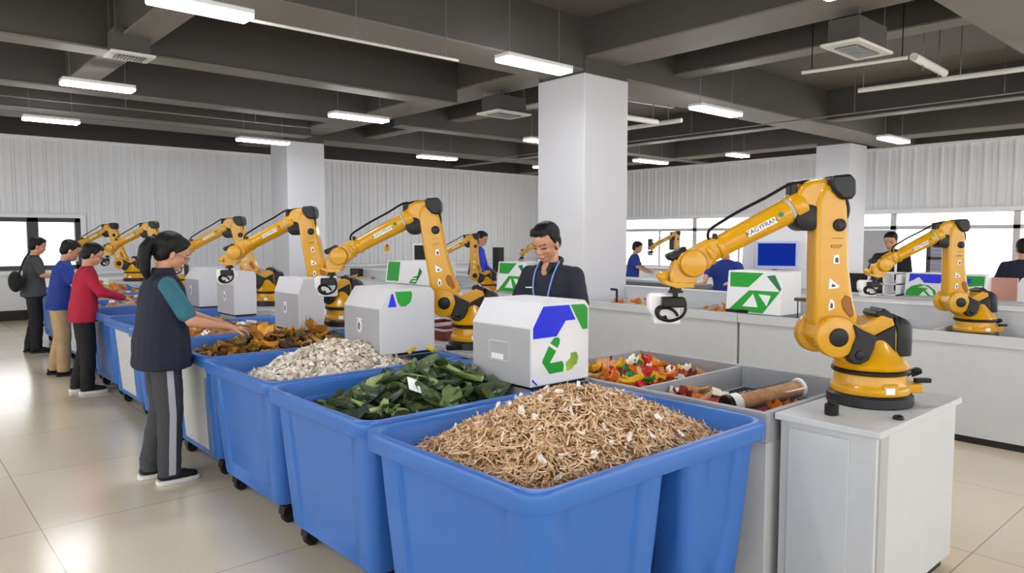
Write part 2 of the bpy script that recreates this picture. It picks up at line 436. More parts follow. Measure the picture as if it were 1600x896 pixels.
pipe('tube_batten', [(9.38, 4.0, 3.5), (9.6, 1.6, 3.5)], .03, 'pipe_white', 'long unlit white tube batten at far upper right', 'tube batten', [(9.4, 3.95, 3.5), (9.5, 2.9, 3.5)])
pipe('tube_batten', [(8.5, 3.05, 3.6), (9.6, 3.1, 3.6)], .045, 'pipe_white', 'short unlit white tube batten crossing the long one at upper right', 'tube batten', [(8.8, 3.06, 3.5), (9.4, 3.1, 3.5)])
pipe('tube_batten', [(7.6, 6.95, 3.42), (9.1, 6.9, 3.42)], .04, 'pipe_white', 'upper unlit white tube batten right of the big column', 'tube batten', [(8.0, 6.94, 3.42), (9.0, 6.9, 3.42)])
pipe('tube_batten', [(9.37, 8.6, 3.45), (9.38, 6.65, 3.45)], .035, 'pipe_white', 'lower unlit white tube batten slanting right of the big column', 'tube batten', [(9.37, 8.2, 3.45), (9.38, 6.9, 3.45)])
pipe('ceiling_duct', [(8.7, 8.3, 3.85), (8.7, 7.3, 3.85), (9.9, 7.2, 3.85)], .09, 'steel', 'bundle of grey ducts bending behind the big column', 'duct', [(8.7, 7.9, 3.85), (9.6, 7.23, 3.85)])
pipe('ceiling_cable', [(-2, 12.3, 3.62), (6.4, 12.2, 3.62)], .012, 'steel', 'thin grey conduit running across under the beams at left', 'conduit', [(0.9, 12.27, 3.62), (3, 12.24, 3.62), (5, 12.22, 3.62)])
pipe('ceiling_cable', [(11.6, 14, 3.6), (11.6, 1, 3.6)], .012, 'steel', 'thin grey conduit running along the right side under the beams', 'conduit', [(11.6, 11, 3.6), (11.6, 8, 3.6), (11.6, 5, 3.6), (11.6, 3, 3.6)])

# ------------------------------------------------------------------ bins
def rrect(x0, x1, y0, y1, r, z, n=6, step=0.):
    pts = []
    for cx, cy, a0 in ((x1-r, y0+r, -90), (x1-r, y1-r, 0), (x0+r, y1-r, 90), (x0+r, y0+r, 180)):
        for k in range(n+1):
            a = R(a0+90*k/n); pts.append(Vector((cx+r*math.cos(a), cy+r*math.sin(a), z)))
    # points along the sides carry the recessed panel
    out = []
    N = len(pts)
    for i, p in enumerate(pts):
        out.append(p)
        if (i+1) % (n+1) == 0:
            q = pts[(i+1) % N]; d = q-p; L = d.length; d.normalize(); inn = Vector((-d.y, d.x, 0))
            for t, s in ((.09, 0), (.1, 1), (L-.1, 1), (L-.09, 0)): out.append(p+d*t+inn*step*s)
    return out
def tub(x0, x1, y0, y1):
    m = MB()
    rs = []
    for z, ins, st in ((.125, .115, 0), (.13, .1, 0), (.16, .095, .012), (.5, .068, .014), (.76, .05, .014), (.8, .046, 0)):
        rs.append(rrect(x0+ins, x1-ins, y0+ins, y1-ins, .06, z, step=st))
    rr = [[m.v(p) for p in r] for r in rs]; n = len(rr[0])
    for a, b in zip(rr, rr[1:]):
        for i in range(n): m.face((a[i], a[(i+1) % n], b[(i+1) % n], b[i]))
    m.face(rr[0]); return m
def rim(x0, x1, y0, y1, zi=.22):
    m = MB(); rs = []
    for z, ins in ((.79, .045), (.785, .004), (.79, 0), (.845, 0), (.857, .005), (.86, .015), (.86, .035), (.855, .045), (.84, .05), (zi, .1)):
        rs.append(rrect(x0+ins, x1-ins, y0+ins, y1-ins, max(.03, .1-ins*.5), z))
    rr = [[m.v(p) for p in r] for r in rs]; n = len(rr[0])
    for a, b in zip(rr, rr[1:]):
        for i in range(n): m.face((a[i], a[(i+1) % n], b[(i+1) % n], b[i]))
    m.face(rr[-1]); return m
def caster(par, x, y):
    o = MB()
    o.prism([(x-.035, .125), (x-.06, .1), (x-.066, .055), (x-.045, .03), (x-.02, .07), (x+.045, .09), (x+.05, .125)], y-.035, y+.035)
    c = o.build('caster', M['black'], par, bevel=.005)
    MB().cyl((x-.02, y-.022, .04), (x-.02, y+.022, .04), .04, seg=20, bev=.006).build('wheel', M['rubber'], c)
def make_bin(x, y, w, l, double=False, panel=False, casters=True):
    t = empty('wheeled_bin', (x, y, 0))
    if double:
        tub(0, .80, 0, l).build('tub', M['blue'], t, smooth=35)
        tub(.83, w, 0, l).build('tub', M['blue'], t, smooth=35)
    else: tub(0, w, 0, l).build('tub', M['blue'], t, smooth=35)
    rim(0, w, 0, l, 0.75 if double else .22).build('rim', M['blue'], t, smooth=50)
    for cx in (.2, w-.2):
        for cy in (.17, l-.17): caster(t, cx, cy)
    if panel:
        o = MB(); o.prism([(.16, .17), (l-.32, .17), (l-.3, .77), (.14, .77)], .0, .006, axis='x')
        p = o.build('side_panel', M['counter'], t, bevel=.002)  # grey plate added to paint the glare on the blue tub side
        # lean the glare panel against the tapering side
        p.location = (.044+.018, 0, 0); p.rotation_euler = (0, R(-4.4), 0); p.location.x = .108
    return t
DR = lambda y: .04*(y-1.55)
BINW = 1.38
bin_info = [
 ('nearest blue wheeled bin, heaped with pale brown wood shavings', 'wood shavings'),
 ('blue wheeled bin heaped with dark green leaves, behind the nearest bin', ''),
 ('blue wheeled bin heaped with whitish flakes, third from the camera', ''),
 ('blue wheeled bin of brown leaf scraps the ponytailed worker reaches into', ''),
 ('blue wheeled bin of pale and orange scraps just beyond the ponytailed worker', ''),
 ('blue wheeled bin mostly hidden behind the ponytailed worker in the navy vest', ''),
 ('empty looking blue wheeled bin between the navy vest and the red jacket', ''),
 ('blue wheeled bin the worker in the red jacket sorts from', ''),
 ('blue wheeled bin in front of the worker with khaki trousers', ''),
 ('blue wheeled bin with yellow scraps, last but one of the row', ''),
 ('farthest blue wheeled bin in front of the worker in the grey shirt', '')]
BINS = []
proto = {}
for i, (lb, _) in enumerate(bin_info):
    y = 1.56+1.1*i if i else 1.56
    x = 1.48+DR(y) if i else 1.475
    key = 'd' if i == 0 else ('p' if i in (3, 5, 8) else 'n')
    if key in proto and key != 'd': t = copy_tree(proto[key])
    else:
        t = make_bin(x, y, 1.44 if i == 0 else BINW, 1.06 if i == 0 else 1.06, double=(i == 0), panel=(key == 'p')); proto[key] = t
    t.location = (x, y, 0)
    tag(t, lb, 'bin', 'blue wheeled bins in the long row')
    BINS.append((x, y))

# ------------------------------------------------------------------ heaps
def mound_fn(x0, x1, y0, y1, zb, h, seed=0, px=.5, py=.5, p=1.4):
    cx, cy = x0+(x1-x0)*px, y0+(y1-y0)*py; ax, ay = (x1-x0)/2, (y1-y0)/2
    def f(x, y):
        r = min(1.3, math.hypot((x-cx)/ax, (y-cy)/ay)*.92)
        return zb+h*(1-min(1, r)**p)+.018*noise.noise(Vector((x*9, y*9, seed)))-max(0, r-1)*.1
    return f
def mound(m, f, x0, x1, y0, y1, n=26, mi=0, zfloor=.3):
    g = [[m.v((x0+(x1-x0)*i/n, y0+(y1-y0)*j/n, f(x0+(x1-x0)*i/n, y0+(y1-y0)*j/n)-.012)) for j in range(n+1)] for i in range(n+1)]
    for i in range(n):
        for j in range(n): m.face((g[i][j], g[i+1][j], g[i+1][j+1], g[i][j+1]), mi)
def nrm(f, x, y, e=.02):
    return Vector((f(x-e, y)-f(x+e, y), f(x, y-e)-f(x, y+e), 2*e)).normalized()
def place_mtx(f, x, y, lift, tilt=.5):
    n = nrm(f, x, y); n = (n+Vector((random.uniform(-tilt, tilt), random.uniform(-tilt, tilt), 0))).normalized()
    q = n.to_track_quat('Z', 'Y').to_matrix().to_4x4()
    return Matrix.Translation((x, y, f(x, y)+lift)) @ q @ Matrix.Rotation(random.uniform(0, 2*PI), 4, 'Z')

# bin 1: wood shavings
wood = [mat('shaving_a', (226, 194, 154), .75, var=.12, vscale=20), mat('shaving_b', (200, 160, 116), .8, var=.2, vscale=20), mat('shaving_c', (240, 220, 190), .75), mat('shaving_d', (160, 116, 80), .85), mat('shaving_base', (150, 112, 78), .9, bump=1, bscale=60)]
bx, by = BINS[0]
ix0, ix1, iy0, iy1 = bx+.068, bx+1.44-.068, by+.068, by+1.06-.068
F1 = mound_fn(ix0, ix1, iy0, iy1, .775, .24, 3, p=1.3)
m = MB(); mound(m, F1, ix0, ix1, iy0, iy1, mi=4)
for k in range(7500):
    x, y = random.uniform(ix0+.02, ix1-.02), random.uniform(iy0+.02, iy1-.02)
    T = place_mtx(F1, x, y, random.uniform(-.008, .014), .55)
    L = random.choice((.02, .035, .05, .075))*random.uniform(.7, 1.2); w = random.uniform(.002, .0058); bend = random.uniform(-.35, .35); tw = random.uniform(-1, 1); up = random.uniform(0, .35)
    a = []; mi = random.choices((0, 1, 2, 3), (5, 4, 2.2, 1.3))[0]
    for s in range(4):
        t = s/3-.5; c = Vector((t*L, bend*L*(t*t*2), up*L*t*t*2)); ww = w*(1-abs(t)*.8)
        d = Vector((0, math.cos(tw*t*2), math.sin(tw*t*2)))*ww
        a.append((m.v(T @ (c-d)), m.v(T @ (c+d)), m.v(T @ (c+Vector((0, 0, ww*.8))))))
    for p, q in zip(a, a[1:]):
        m.face((p[0], q[0], q[2], p[2]), mi); m.face((p[2], q[2], q[1], p[1]), mi); m.face((p[1], q[1], q[0], p[0]), mi)
tag(m.build('wood_shavings', wood, smooth=0), 'heap of pale brown wood shavings filling the nearest bin', 'wood shavings', kind='stuff')

def shard_mesh(name, L, W, th, m, kind='shard', curl=.3, seed=0):
    rnd = random.Random(seed); mb = MB(); nu, nv = 6, 3
    top = []
    for i in range(nu+1):
        u = i/nu
        if kind == 'leaf': w = W*math.sin(PI*min(1, u*.96+.02))**.75
        elif kind == 'cap': w = W*math.sqrt(max(0.02, 1-(2*u-1)**2))
        elif kind == 'tag': w = W
        else: w = W*(.55+.45*rnd.random())*(1 if 0 < i < nu else .5)
        row = []
        for j in range(nv+1):
            v = j/nv*2-1
            z = curl*W*(v*v)*1.2 + curl*L*.5*(u-.5)**2*2 + (0 if kind in ('tag',) else .06*W*rnd.uniform(-1, 1))
            if kind == 'leaf' : z -= .12*W*(1-abs(v))
            row.append(Vector(((u-.5)*L+(0 if kind == 'tag' else rnd.uniform(-.03, .03)*L), v*w, z)))
        top.append(row)
    t = [[mb.v(p) for p in r] for r in top]; b = [[mb.v(p-Vector((0, 0, th))) for p in r] for r in top]
    for i in range(nu):
        for j in range(nv):
            mb.face((t[i][j], t[i+1][j], t[i+1][j+1], t[i][j+1])); mb.face((b[i][j], b[i][j+1], b[i+1][j+1], b[i+1][j]))
    for i in range(nu):
        mb.face((t[i][0], b[i][0], b[i+1][0], t[i+1][0])); mb.face((t[i][nv], t[i+1][nv], b[i+1][nv], b[i][nv]))
    for j in range(nv):
        mb.face((t[0][j], t[0][j+1], b[0][j+1], b[0][j])); mb.face((t[nu][j], b[nu][j], b[nu][j+1], t[nu][j+1]))
    o = mb.build(name, m, smooth=40)
    me = o.data; bpy.data.objects.remove(o); return me
def scatter(name, meshes, f, x0, x1, y0, y1, n, label, cat, group, tilt=.5, lift=(0, .03), smin=.8, smax=1.2, power=1., grid=True):
    pts = []
    tries = 0; dmin = .8*math.sqrt((x1-x0)*(y1-y0)/n)
    while len(pts) < n and tries < n*60:
        tries += 1
        x, y = random.uniform(x0, x1), random.uniform(y0, y1)
        if tries > n*30 or all((x-a)**2+(y-b)**2 > dmin*dmin for a, b in pts): pts.append((x, y))
    for x, y in pts:
        o = bpy.data.objects.new(name, random.choice(meshes)); COL.objects.link(o)
        s = random.uniform(smin, smax)
        o.matrix_world = place_mtx(f, x, y, random.uniform(*lift), tilt) @ Matrix.Diagonal((s, s, s, 1))
        tag(o, label, cat, group)
white_flake = mat('white_flake', (240, 232, 222), .7)
scatter('paper_flake', [shard_mesh('paper_flake', .02+.007*s, .008+.0025*(s % 4), .002, white_flake, seed=s, curl=.4+.2*(s % 3)) for s in range(7)], F1, ix0+.2, ix1-.2, iy0+.1, iy1-.15, 52,
        'small white flake lying on the heap of wood shavings', 'flake', 'white flakes on the wood shavings', lift=(.008, .018), tilt=.6)
# bin 2: green leaves
def inner(i):
    x, y = BINS[i]; w = BINW if i else 1.44
    return x+.085, x+w-.085, y+.085, y+1.06-.085
a = inner(1); F2 = mound_fn(*a, .71, .19, 8, px=.55)
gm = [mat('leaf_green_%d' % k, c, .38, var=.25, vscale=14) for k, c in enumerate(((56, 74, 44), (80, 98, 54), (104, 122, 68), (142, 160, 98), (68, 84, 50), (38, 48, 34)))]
m = MB(); mound(m, F2, *a)
for k in range(900):
    x, y = random.uniform(a[0], a[1]), random.uniform(a[2], a[3]); T = place_mtx(F2, x, y, random.uniform(-.01, .012), .8)
    L = random.uniform(.02, .07); w = L*.3
    vs = [m.v(T @ Vector(p)) for p in ((-L/2, 0, 0), (0, -w, .004), (L/2, 0, 0), (0, w, .006))]
    m.face(vs, random.choice((0, 1, 2)))
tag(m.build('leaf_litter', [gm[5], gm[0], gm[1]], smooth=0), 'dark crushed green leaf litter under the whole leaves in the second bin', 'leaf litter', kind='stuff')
lm = [shard_mesh('green_leaf', random.uniform(.09, .21), random.uniform(.022, .045), .002, gm[(0, 0, 1, 1, 2, 4, 5, 3, 4, 0)[s % 10]], random.choice(('leaf', 'leaf', 'shard')), random.uniform(.1, .45), s) for s in range(30)]
scatter('green_leaf', lm, F2, a[0]+.1, a[1]-.1, a[2]+.08, a[3]-.08, 270, 'green leaf in the heap filling the second blue bin', 'leaf', 'green leaves heaped in the second bin', tilt=.5, lift=(.0, .04), smin=.8, smax=1.5)
big = shard_mesh('green_leaf', .3, .085, .003, gm[3], 'leaf', .25, 99); big2 = shard_mesh('green_leaf', .34, .075, .003, gm[2], 'leaf', .35, 98)
for me, x, y, rz, lb in ((big, 2.35, 3.05, 1.9, 'broad pale green leaf standing near the right of the leaf heap'), (big2, 2.28, 3.3, .4, 'long arched green leaf on the top of the leaf heap'), (big, 1.95, 3.25, .7, 'pale green leaf at the left of the leaf heap')):
    o = bpy.data.objects.new('green_leaf', me); COL.objects.link(o); o.location = (x, y, F2(x, y)+.045); o.rotation_euler = (.25, -.2, rz); o.scale = (.8, .8, .8)
    tag(o, lb, 'leaf')
o = bpy.data.objects.new('paper_tag', shard_mesh('paper_tag', .12, .033, .002, M['printwhite'], 'tag', .02, 1)); COL.objects.link(o)
o.location = (2.02, 3.02, F2(2.02, 3.02)+.085); o.rotation_euler = (R(24), R(-20), R(62)); tag(o, 'white blank paper tag lying on the green leaves', 'tag')
# bin 3: whitish flakes
a = inner(2); F3 = mound_fn(*a, .72, .25, 5)
fm = [mat('pale_flake_%d' % k, c, .75) for k, c in enumerate(((232, 222, 206), (214, 202, 184), (244, 238, 226), (190, 176, 156)))]
m = MB(); mound(m, F3, *a, mi=3)
for k in range(4200):
    x, y = random.uniform(a[0]+.01, a[1]-.01), random.uniform(a[2]+.01, a[3]-.01); T = place_mtx(F3, x, y, random.uniform(-.008, .02), .6)
    L = random.uniform(.018, .052); w = L*random.uniform(.45, .85); z = random.uniform(-.3, .5)*L; mi = random.choices((0, 1, 2, 3), (5, 3, 3, 1))[0]
    ps = [(-L/2, -w*.2, z), (-L*.1, -w/2, 0), (L/2, -w*.3, z*.6), (L*.4, w*.4, z*.5), (-L*.2, w/2, 0)]
    t_ = [m.v(T @ Vector(p)) for p in ps]; b_ = [m.v(T @ (Vector(p)-Vector((0, 0, .003)))) for p in ps]
    m.face(t_, mi); m.face(b_[::-1], mi)
    for i in range(5): m.face((t_[i], b_[i], b_[(i+1) % 5], t_[(i+1) % 5]), mi)
tag(m.build('pale_flakes', fm, smooth=0), 'heap of whitish flakes filling the third blue bin', 'flakes', kind='stuff')
# bin 4: brown leaf scraps
def cm(n, c, **k): return mat(n, c, .55, var=.3, vscale=12, **k)
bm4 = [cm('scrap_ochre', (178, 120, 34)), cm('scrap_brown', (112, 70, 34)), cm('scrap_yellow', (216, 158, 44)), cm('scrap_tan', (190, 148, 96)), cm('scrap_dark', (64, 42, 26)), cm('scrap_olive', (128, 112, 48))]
a = inner(3); F4 = mound_fn(*a, .73, .15, 9, px=.55)
m = MB(); mound(m, F4, *a)
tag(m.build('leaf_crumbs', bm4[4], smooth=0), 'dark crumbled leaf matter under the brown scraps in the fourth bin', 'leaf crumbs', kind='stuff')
sm = [shard_mesh('leaf_scrap', random.uniform(.05, .13), random.uniform(.018, .042), .004, bm4[s % 6], random.choice(('shard', 'leaf', 'shard')), random.uniform(.3, .8), s) for s in range(20)]
scatter('leaf_scrap', sm, F4, a[0]+.06, a[1]-.06, a[2]+.04, a[3]-.04, 260, 'curled brown or yellow leaf scrap in the fourth blue bin', 'leaf scrap', 'brown leaf scraps in the fourth bin', tilt=.5, lift=(0, .045))
bigm = [shard_mesh('leaf_scrap', .2, .075, .006, bm4[2], 'shard', .35, 31), shard_mesh('leaf_scrap', .2, .07, .006, bm4[0], 'shard', .7, 32)]
for me, x, y, rz, lb in ((bigm[0], 2.22, 5.38, .6, 'large yellow leaf scrap on top of the brown heap'), (bigm[1], 2.62, 5.35, 2.1, 'large curled ochre leaf scrap at the right of the brown heap')):
    o = bpy.data.objects.new('leaf_scrap', me); COL.objects.link(o); o.location = (x, y, F4(x, y)+.06); o.rotation_euler = (.3, -.35, rz); tag(o, lb, 'leaf scrap')
# bins 5..10: mixed scraps
mixc = [cm('mix_cream', (226, 208, 184)), cm('mix_orange', (206, 130, 62)), cm('mix_tan', (180, 136, 96)), cm('mix_yellow', (236, 176, 30)), cm('mix_brown', (110, 74, 50)), mat('mix_white', (240, 236, 230), .6)]
mixm = [shard_mesh('scrap_piece', random.uniform(.07, .12), random.uniform(.025, .045), .006, mixc[s % 6], random.choice(('shard', 'cap')), .5, 200+s) for s in range(18)]
yelm = [shard_mesh('scrap_piece', random.uniform(.1, .18), random.uniform(.03, .05), .006, mixc[3] if s % 3 else mixc[1], 'shard', .6, 240+s) for s in range(6)]
for i, cnt, hh, nm in ((4, 85, .17, 'fifth'), (5, 30, .12, 'sixth'), (7, 50, .2, 'eighth'), (8, 25, .2, 'ninth'), (9, 32, .26, 'tenth'), (10, 20, .26, 'eleventh')):
    a = inner(i); Fi = mound_fn(*a, .7 if i != 6 else .5, hh, i)
    m = MB(); mound(m, Fi, *a, n=14)
    tag(m.build('scrap_crumbs', mixc[2], smooth=0), 'tan crumbs under the scraps in the %s blue bin from the camera' % nm, 'crumbs', kind='stuff')
    scatter('scrap_piece', yelm if i >= 9 else mixm, Fi, a[0]+.04, a[1]-.04, a[2]+.04, a[3]-.04, cnt, 'small %s scrap in the %s blue bin from the camera' % ('yellow' if i >= 9 else 'pale or orange', nm), 'scrap', 'scraps in the %s bin' % nm, lift=(0, .03))

# ------------------------------------------------------------------ row 1 counters
def counter_unit(x0, x1, y0, y1, top=.86, label='', worktop=True, name='counter_unit', group=None, body='counter', plinth=True):
    t = empty(name, (x0, y0, 0), label=label, cat='counter', group=group)
    w, l = x1-x0, y1-y0
    MB().box(.02, w-.02, .02, l-.02, .06, top-.03).build('body', M[body], t, bevel=.004, smooth=0)
    MB().box(.05, w-.05, .05, l-.05, 0, .06).build('plinth', M['skirt'], t, smooth=0)
    if worktop: MB().box(0, w, 0, l, top-.03, top).build('worktop', M['counter'], t, bevel=.004, smooth=0)
    return t
ped = counter_unit(3.03, 4.02, 1.16, 1.62, label='light grey pedestal cabinet carrying the big right robot', name='pedestal_cabinet')
MB().box(-.0+.012, .02, .13, .40, .08, .8).build('door', M['counter'], ped, bevel=.003, smooth=0)
MB().box(.0+.04, .12, .012, .021, .065, .825).build('corner_post', M['box_side'], ped, smooth=0)

def tray_unit(x0, x1, y0, y1, label, divs=(), top=.86, depth=.16, side='tray', body='counter', rimw=.035, group=None, name='tray_counter', fmat='tray'):
    t = empty(name, (x0, y0, 0), label=label, cat='counter', group=group)
    w, l = x1-x0, y1-y0; zf = top-depth
    MB().box(.02, w-.02, .01, l-.01, .06, zf-.01).build('body', M[body], t, bevel=.003, smooth=0)
    MB().box(.05, w-.05, .03, l-.03, 0, .06).build('plinth', M['skirt'], t, smooth=0)
    o = MB()
    o.box(0, rimw, 0, l, zf-.01, top); o.box(w-rimw, w, 0, l, zf-.01, top); o.box(rimw, w-rimw, 0, rimw, zf-.01, top); o.box(rimw, w-rimw, l-rimw, l, zf-.01, top)
    o.box(rimw, w-rimw, rimw, l-rimw, zf-.01, zf)
    o.build('tray', M[side], t, bevel=.003, smooth=0)
    for d in divs: MB().box(rimw, w-rimw, d-.012, d+.012, zf, top-.005).build('divider', M[side], t, bevel=.002, smooth=0)
    return t
tu = tray_unit(2.98, 4.05, 1.63, 3.2, 'grey tray counter with colourful scraps and a biscuit tube beside the big bins', divs=(.75,), depth=.13)
mt = MB().box(.25, 1.0, .06, .7, .7302, .735).build('rubber_mat', M['mat_black'], tu, smooth=0)
# scraps in the near tray
tc_ = [cm('peel_red', (196, 40, 26)), cm('peel_orange', (238, 130, 24)), cm('peel_yellow', (246, 190, 36)), mat('peel_white', (244, 236, 222), .6), cm('peel_green', (24, 138, 60)), cm('peel_maroon', (130, 26, 26)), cm('peel_peach', (236, 176, 120))]
pm = [shard_mesh('peel_scrap', random.uniform(.08, .15), random.uniform(.02, .045), .004, tc_[(0, 1, 2, 3, 4, 5, 6, 1, 0, 2, 3, 1)[s % 12]], 'shard', random.uniform(.3, .9), 300+s) for s in range(24)]
FT = mound_fn(3.05, 3.98, 2.42, 3.15, .74, .1, 2, px=.4)
m = MB(); mound(m, FT, 3.03, 4.0, 2.41, 3.15, n=16)
tag(m.build('peel_crumbs', tc_[1], smooth=0), 'orange crumbs under the colourful peel scraps in the grey tray', 'crumbs', kind='stuff')
scatter('peel_scrap', pm, FT, 3.08, 3.95, 2.46, 3.12, 150, 'red, orange, yellow or white peel scrap heaped in the grey tray', 'peel scrap', 'peel scraps in the near grey tray', tilt=.55, lift=(0, .045))
F0 = lambda x, y: .735
scatter('peel_scrap', pm, F0, 3.1, 3.5, 2.15, 2.34, 12, 'loose yellow or green peel scrap by the tray divider', 'peel scrap', 'loose peel scraps beside the divider', tilt=.5, lift=(.01, .05))
scatter('peel_scrap', pm[:3], F0, 3.25, 3.5, 1.72, 1.85, 5, 'loose orange peel scrap by the biscuit tube', 'peel scrap', 'loose peel scraps beside the tube', tilt=.5, lift=(.01, .03))
o = bpy.data.objects.new('bread_piece', shard_mesh('bread_piece', .13, .06, .04, cm('crust', (190, 104, 52)), 'shard', .5, 77)); COL.objects.link(o)
o.location = (3.2, 2.16, .76); o.rotation_euler = (R(60), 0, R(40)); tag(o, 'reddish brown curled scrap standing by the left end of the tube', 'scrap')
# tube of biscuits
A = Vector((3.28, 2.0, .79)); B = Vector((3.72, 1.86, .835)); d = (B-A).normalized()
t = empty('biscuit_tube', A, label='clear plastic tube of stacked round biscuits lying in the grey tray', cat='tube')
o = MB(); L = (B-A).length; u, w_ = o.frame(d); rings = []
for k in range(81):
    s = k/80; r = .04+.004*abs(math.sin(k*PI/4)); rings.append([d*(L*s)+(u*math.cos(a*PI/12)+w_*math.sin(a*PI/12))*r for a in range(24)])
o.loft(rings); o.build('biscuit_stack', M['biscuit'], t, smooth=60)
MB().cyl(d*-.02, d*(L+.012), .052, seg=32).build('sleeve', M['clear'], t)
MB().cyl(d*L, d*(L+.018), .056, seg=32, bev=.004).build('lid', M['white'], t)
MB().cyl(d*-.03, d*.0, .054, seg=32, bev=.004).build('dark_end', M['black'], t)
MB().cyl(d*.0, d*.05, .054, seg=32).build('label_band', M['white'], t)
# black knob next to the robot
t = empty('push_button', (3.18, 1.43, .86), label='black knob standing on the worktop left of the big right robot', cat='knob')
MB().lathe((0, 0, 0), [(.026, 0), (.03, .004), (.03, .045), (.027, .05)]).build('body', M['black'], t)
MB().lathe((0, 0, .05), [(.016, 0), (.018, .002), (.018, .012), (.014, .016)]).build('cap', M['rubber'], t)
t = empty('cable_plug', (3.32, 1.2, .86), label='small black plug at the front of the worktop by the robot base', cat='plug')
MB().lathe((0, 0, 0), [(.022, 0), (.024, .004), (.02, .014), (.012, .018)]).build('cap', M['black'], t)

# counters behind, carrying the robots of row 1
ys = [3.82, 5.35, 7.7, 10.2, 12.4, 15.3]
for i in range(5):
    y0, y1 = ys[i]+.01, ys[i+1]-.01; x0 = 2.91+DR(y0)
    lb = ['light grey counter under the second robot, with dark red trays', 'light grey counter under the third robot', 'light grey counter under the fourth robot with blue side panel', 'light grey counter behind the ponytailed worker', 'far light grey counter at the end of the bin row'][i]
    c = counter_unit(x0, x0+1.12, y0, y1, label=lb, group='light grey robot counters behind the bins')
    if i == 0:
        pass
    # blue side panel facing the bins
    MB().box(-.006, .0, .15, .9, .35, .82).build('side_panel', M['bluefab'], c, smooth=0)
for k, y in enumerate((4.58, 4.98)):
    t = empty('red_tray', (3.5, y, .862), label='dark red shallow tray behind the second robot, %s' % ('nearer one' if k == 0 else 'farther one'), cat='tray', group='dark red trays')
    o = MB(); o.box(-.26, .26, -.15, .15, 0, .01); o.box(-.26, .26, -.15, -.135, .01, .075); o.box(-.26, .26, .135, .15, .01, .075); o.box(-.26, -.245, -.135, .135, .01, .075); o.box(.245, .26, -.135, .135, .01, .075)
    o.build('pan', M['red'], t, bevel=.002, smooth=0)
    o = MB(); o.box(-.275, .275, -.165, -.13, .075, .085); o.box(-.275, .275, .13, .165, .075, .085); o.box(-.275, -.24, -.13, .13, .075, .085); o.box(.24, .275, -.13, .13, .075, .085)
    o.build('rim', M['box_side'], t, smooth=0)
# small things on the counters
def clump(loc, label, m='black', s=1., cat='cable end'):
    t = empty('cable_connector', loc, rz=R(-30), label=label, cat=cat)
    MB().box(-.06*s, .03*s, -.03*s, .03*s, 0, .035*s).build('plug', M[m], t, bevel=.008)
    MB().tube([(.03*s, 0, .015*s), (.09*s, .02*s, .03*s), (.14*s, 0, .012*s), (.2*s, .03*s, .01*s)], .009*s).build('cord', M[m], t)
clump((3.06, 4.05, .86), 'black connector lying left of the second robot base', s=1.1)
clump((3.05, 5.85, .86), 'black connector lying left of the third robot base')
clump((3.28, 8.35, .86), 'black connector lying left of the fourth robot base')
t = empty('folded_cloth', (3.0, 3.9, .86), label='yellow glove finger poking out beside the second grey box', cat='glove')
t.location = (2.8, 4.1, .885)
MB().tube([(-.12, -.04, .0), (-.04, 0, .02), (.04, -.01, .012), (.07, -.06, -.01)], .016).build('finger', mat('glove_yellow', (226, 200, 60), .6), t)

# ------------------------------------------------------------------ sorting boxes
BW, BL, BH = .435, .48, .45
def plate(poly, m, par, y, name='graphic', th=.0025):
    return MB().prism(poly, y-th, y).build(name, m, par, smooth=0)
def plate_x(poly, m, par, x, name='graphic', th=.0025):
    return MB().prism(poly, x-th, x, axis='x').build(name, m, par, smooth=0)
def sort_box(x, y, z, label, group=None, style='slot'):
    t = empty('sorting_box', (x, y, z), label=label, cat='sorting box', group=group)
    o = MB(); o.prism([(.012, .0), (.0+.012, .015), (BW-.012, .015), (BW-.012, 0)], .012, BL-.012); o.build('shadow_foot', M['black'], t, smooth=0)  # black foot drawn for the dark shadow line under the box
    prof = [(0, .015), (0, .325), (.085, BH), (BW-.03, BH), (BW, BH-.03), (BW, .015)]
    MB().prism(prof, 0, BL).build('housing', M['box_grey'], t, bevel=.006, smooth=0)
    plate_x([(.008, .022), (BL-.008, .022), (BL-.008, .318), (.008, .318)], M['box_side'], t, 0, 'side_panel')
    return t
def badge(t):
    o = MB(); r = [(.03*math.cos(a), .16+.045*math.sin(a)) for a in [k*PI/10 for k in range(20)]]
    o.prism([(BL*.55+p[0], p[1]+.03) for p in r], -.007, -.0025, axis='x'); b = o.build('badge', M['white'], t, smooth=0)
    MB().prism([(BL*.55+p[0]*.55, .03+.16+(p[1]-.16)*.6) for p in r], -.009, -.007, axis='x').build('badge_mark', M['darkgrey'], b, smooth=0)
    o = MB(); z0 = .235
    o.box(-.006, -.0025, BL*.55-.035, BL*.55+.035, z0, z0+.008); o.build('badge_bar', M['white'], b, smooth=0)
def card_slot(t):
    o = MB()
    y0, y1, z0, z1 = .165, .33, .13, .235
    for q in ((y0, y1, z0, z0+.003), (y0, y1, z1-.003, z1), (y0, y0+.003, z0, z1), (y1-.003, y1, z0, z1)): o.box(-.006, -.0025, *q)
    s = o.build('card_holder', M['box_grey'], t, smooth=0)
    MB().box(-.006, -.0025, .215, .31, .137, .165).build('card', M['printwhite'], s, smooth=0)
b1 = sort_box(2.51, 2.68, .862, 'near grey sorting box with a blue and green recycling graphic, by the leaf bin', 'grey sorting boxes along the bins')
plate([(.004, .022), (BW-.004, .022), (BW-.004, BH-.034), (BW-.034, BH-.006), (.087, BH-.006), (.004, .322)], M['printwhite'], b1, 0, 'face_panel')
G = lambda pts, m, n: plate(pts, M[m], b1, -.0025, n)
G([(.012, .268), (.0118, .325), (.085, .432), (.275, .43), (.325, .347), (.25, .347), (.18, .268)], 'royal', 'blue_shape')
G([(.288, .43), (.395, .428), (.42, .405), (.421, .29), (.383, .29)], 'green', 'green_shape')
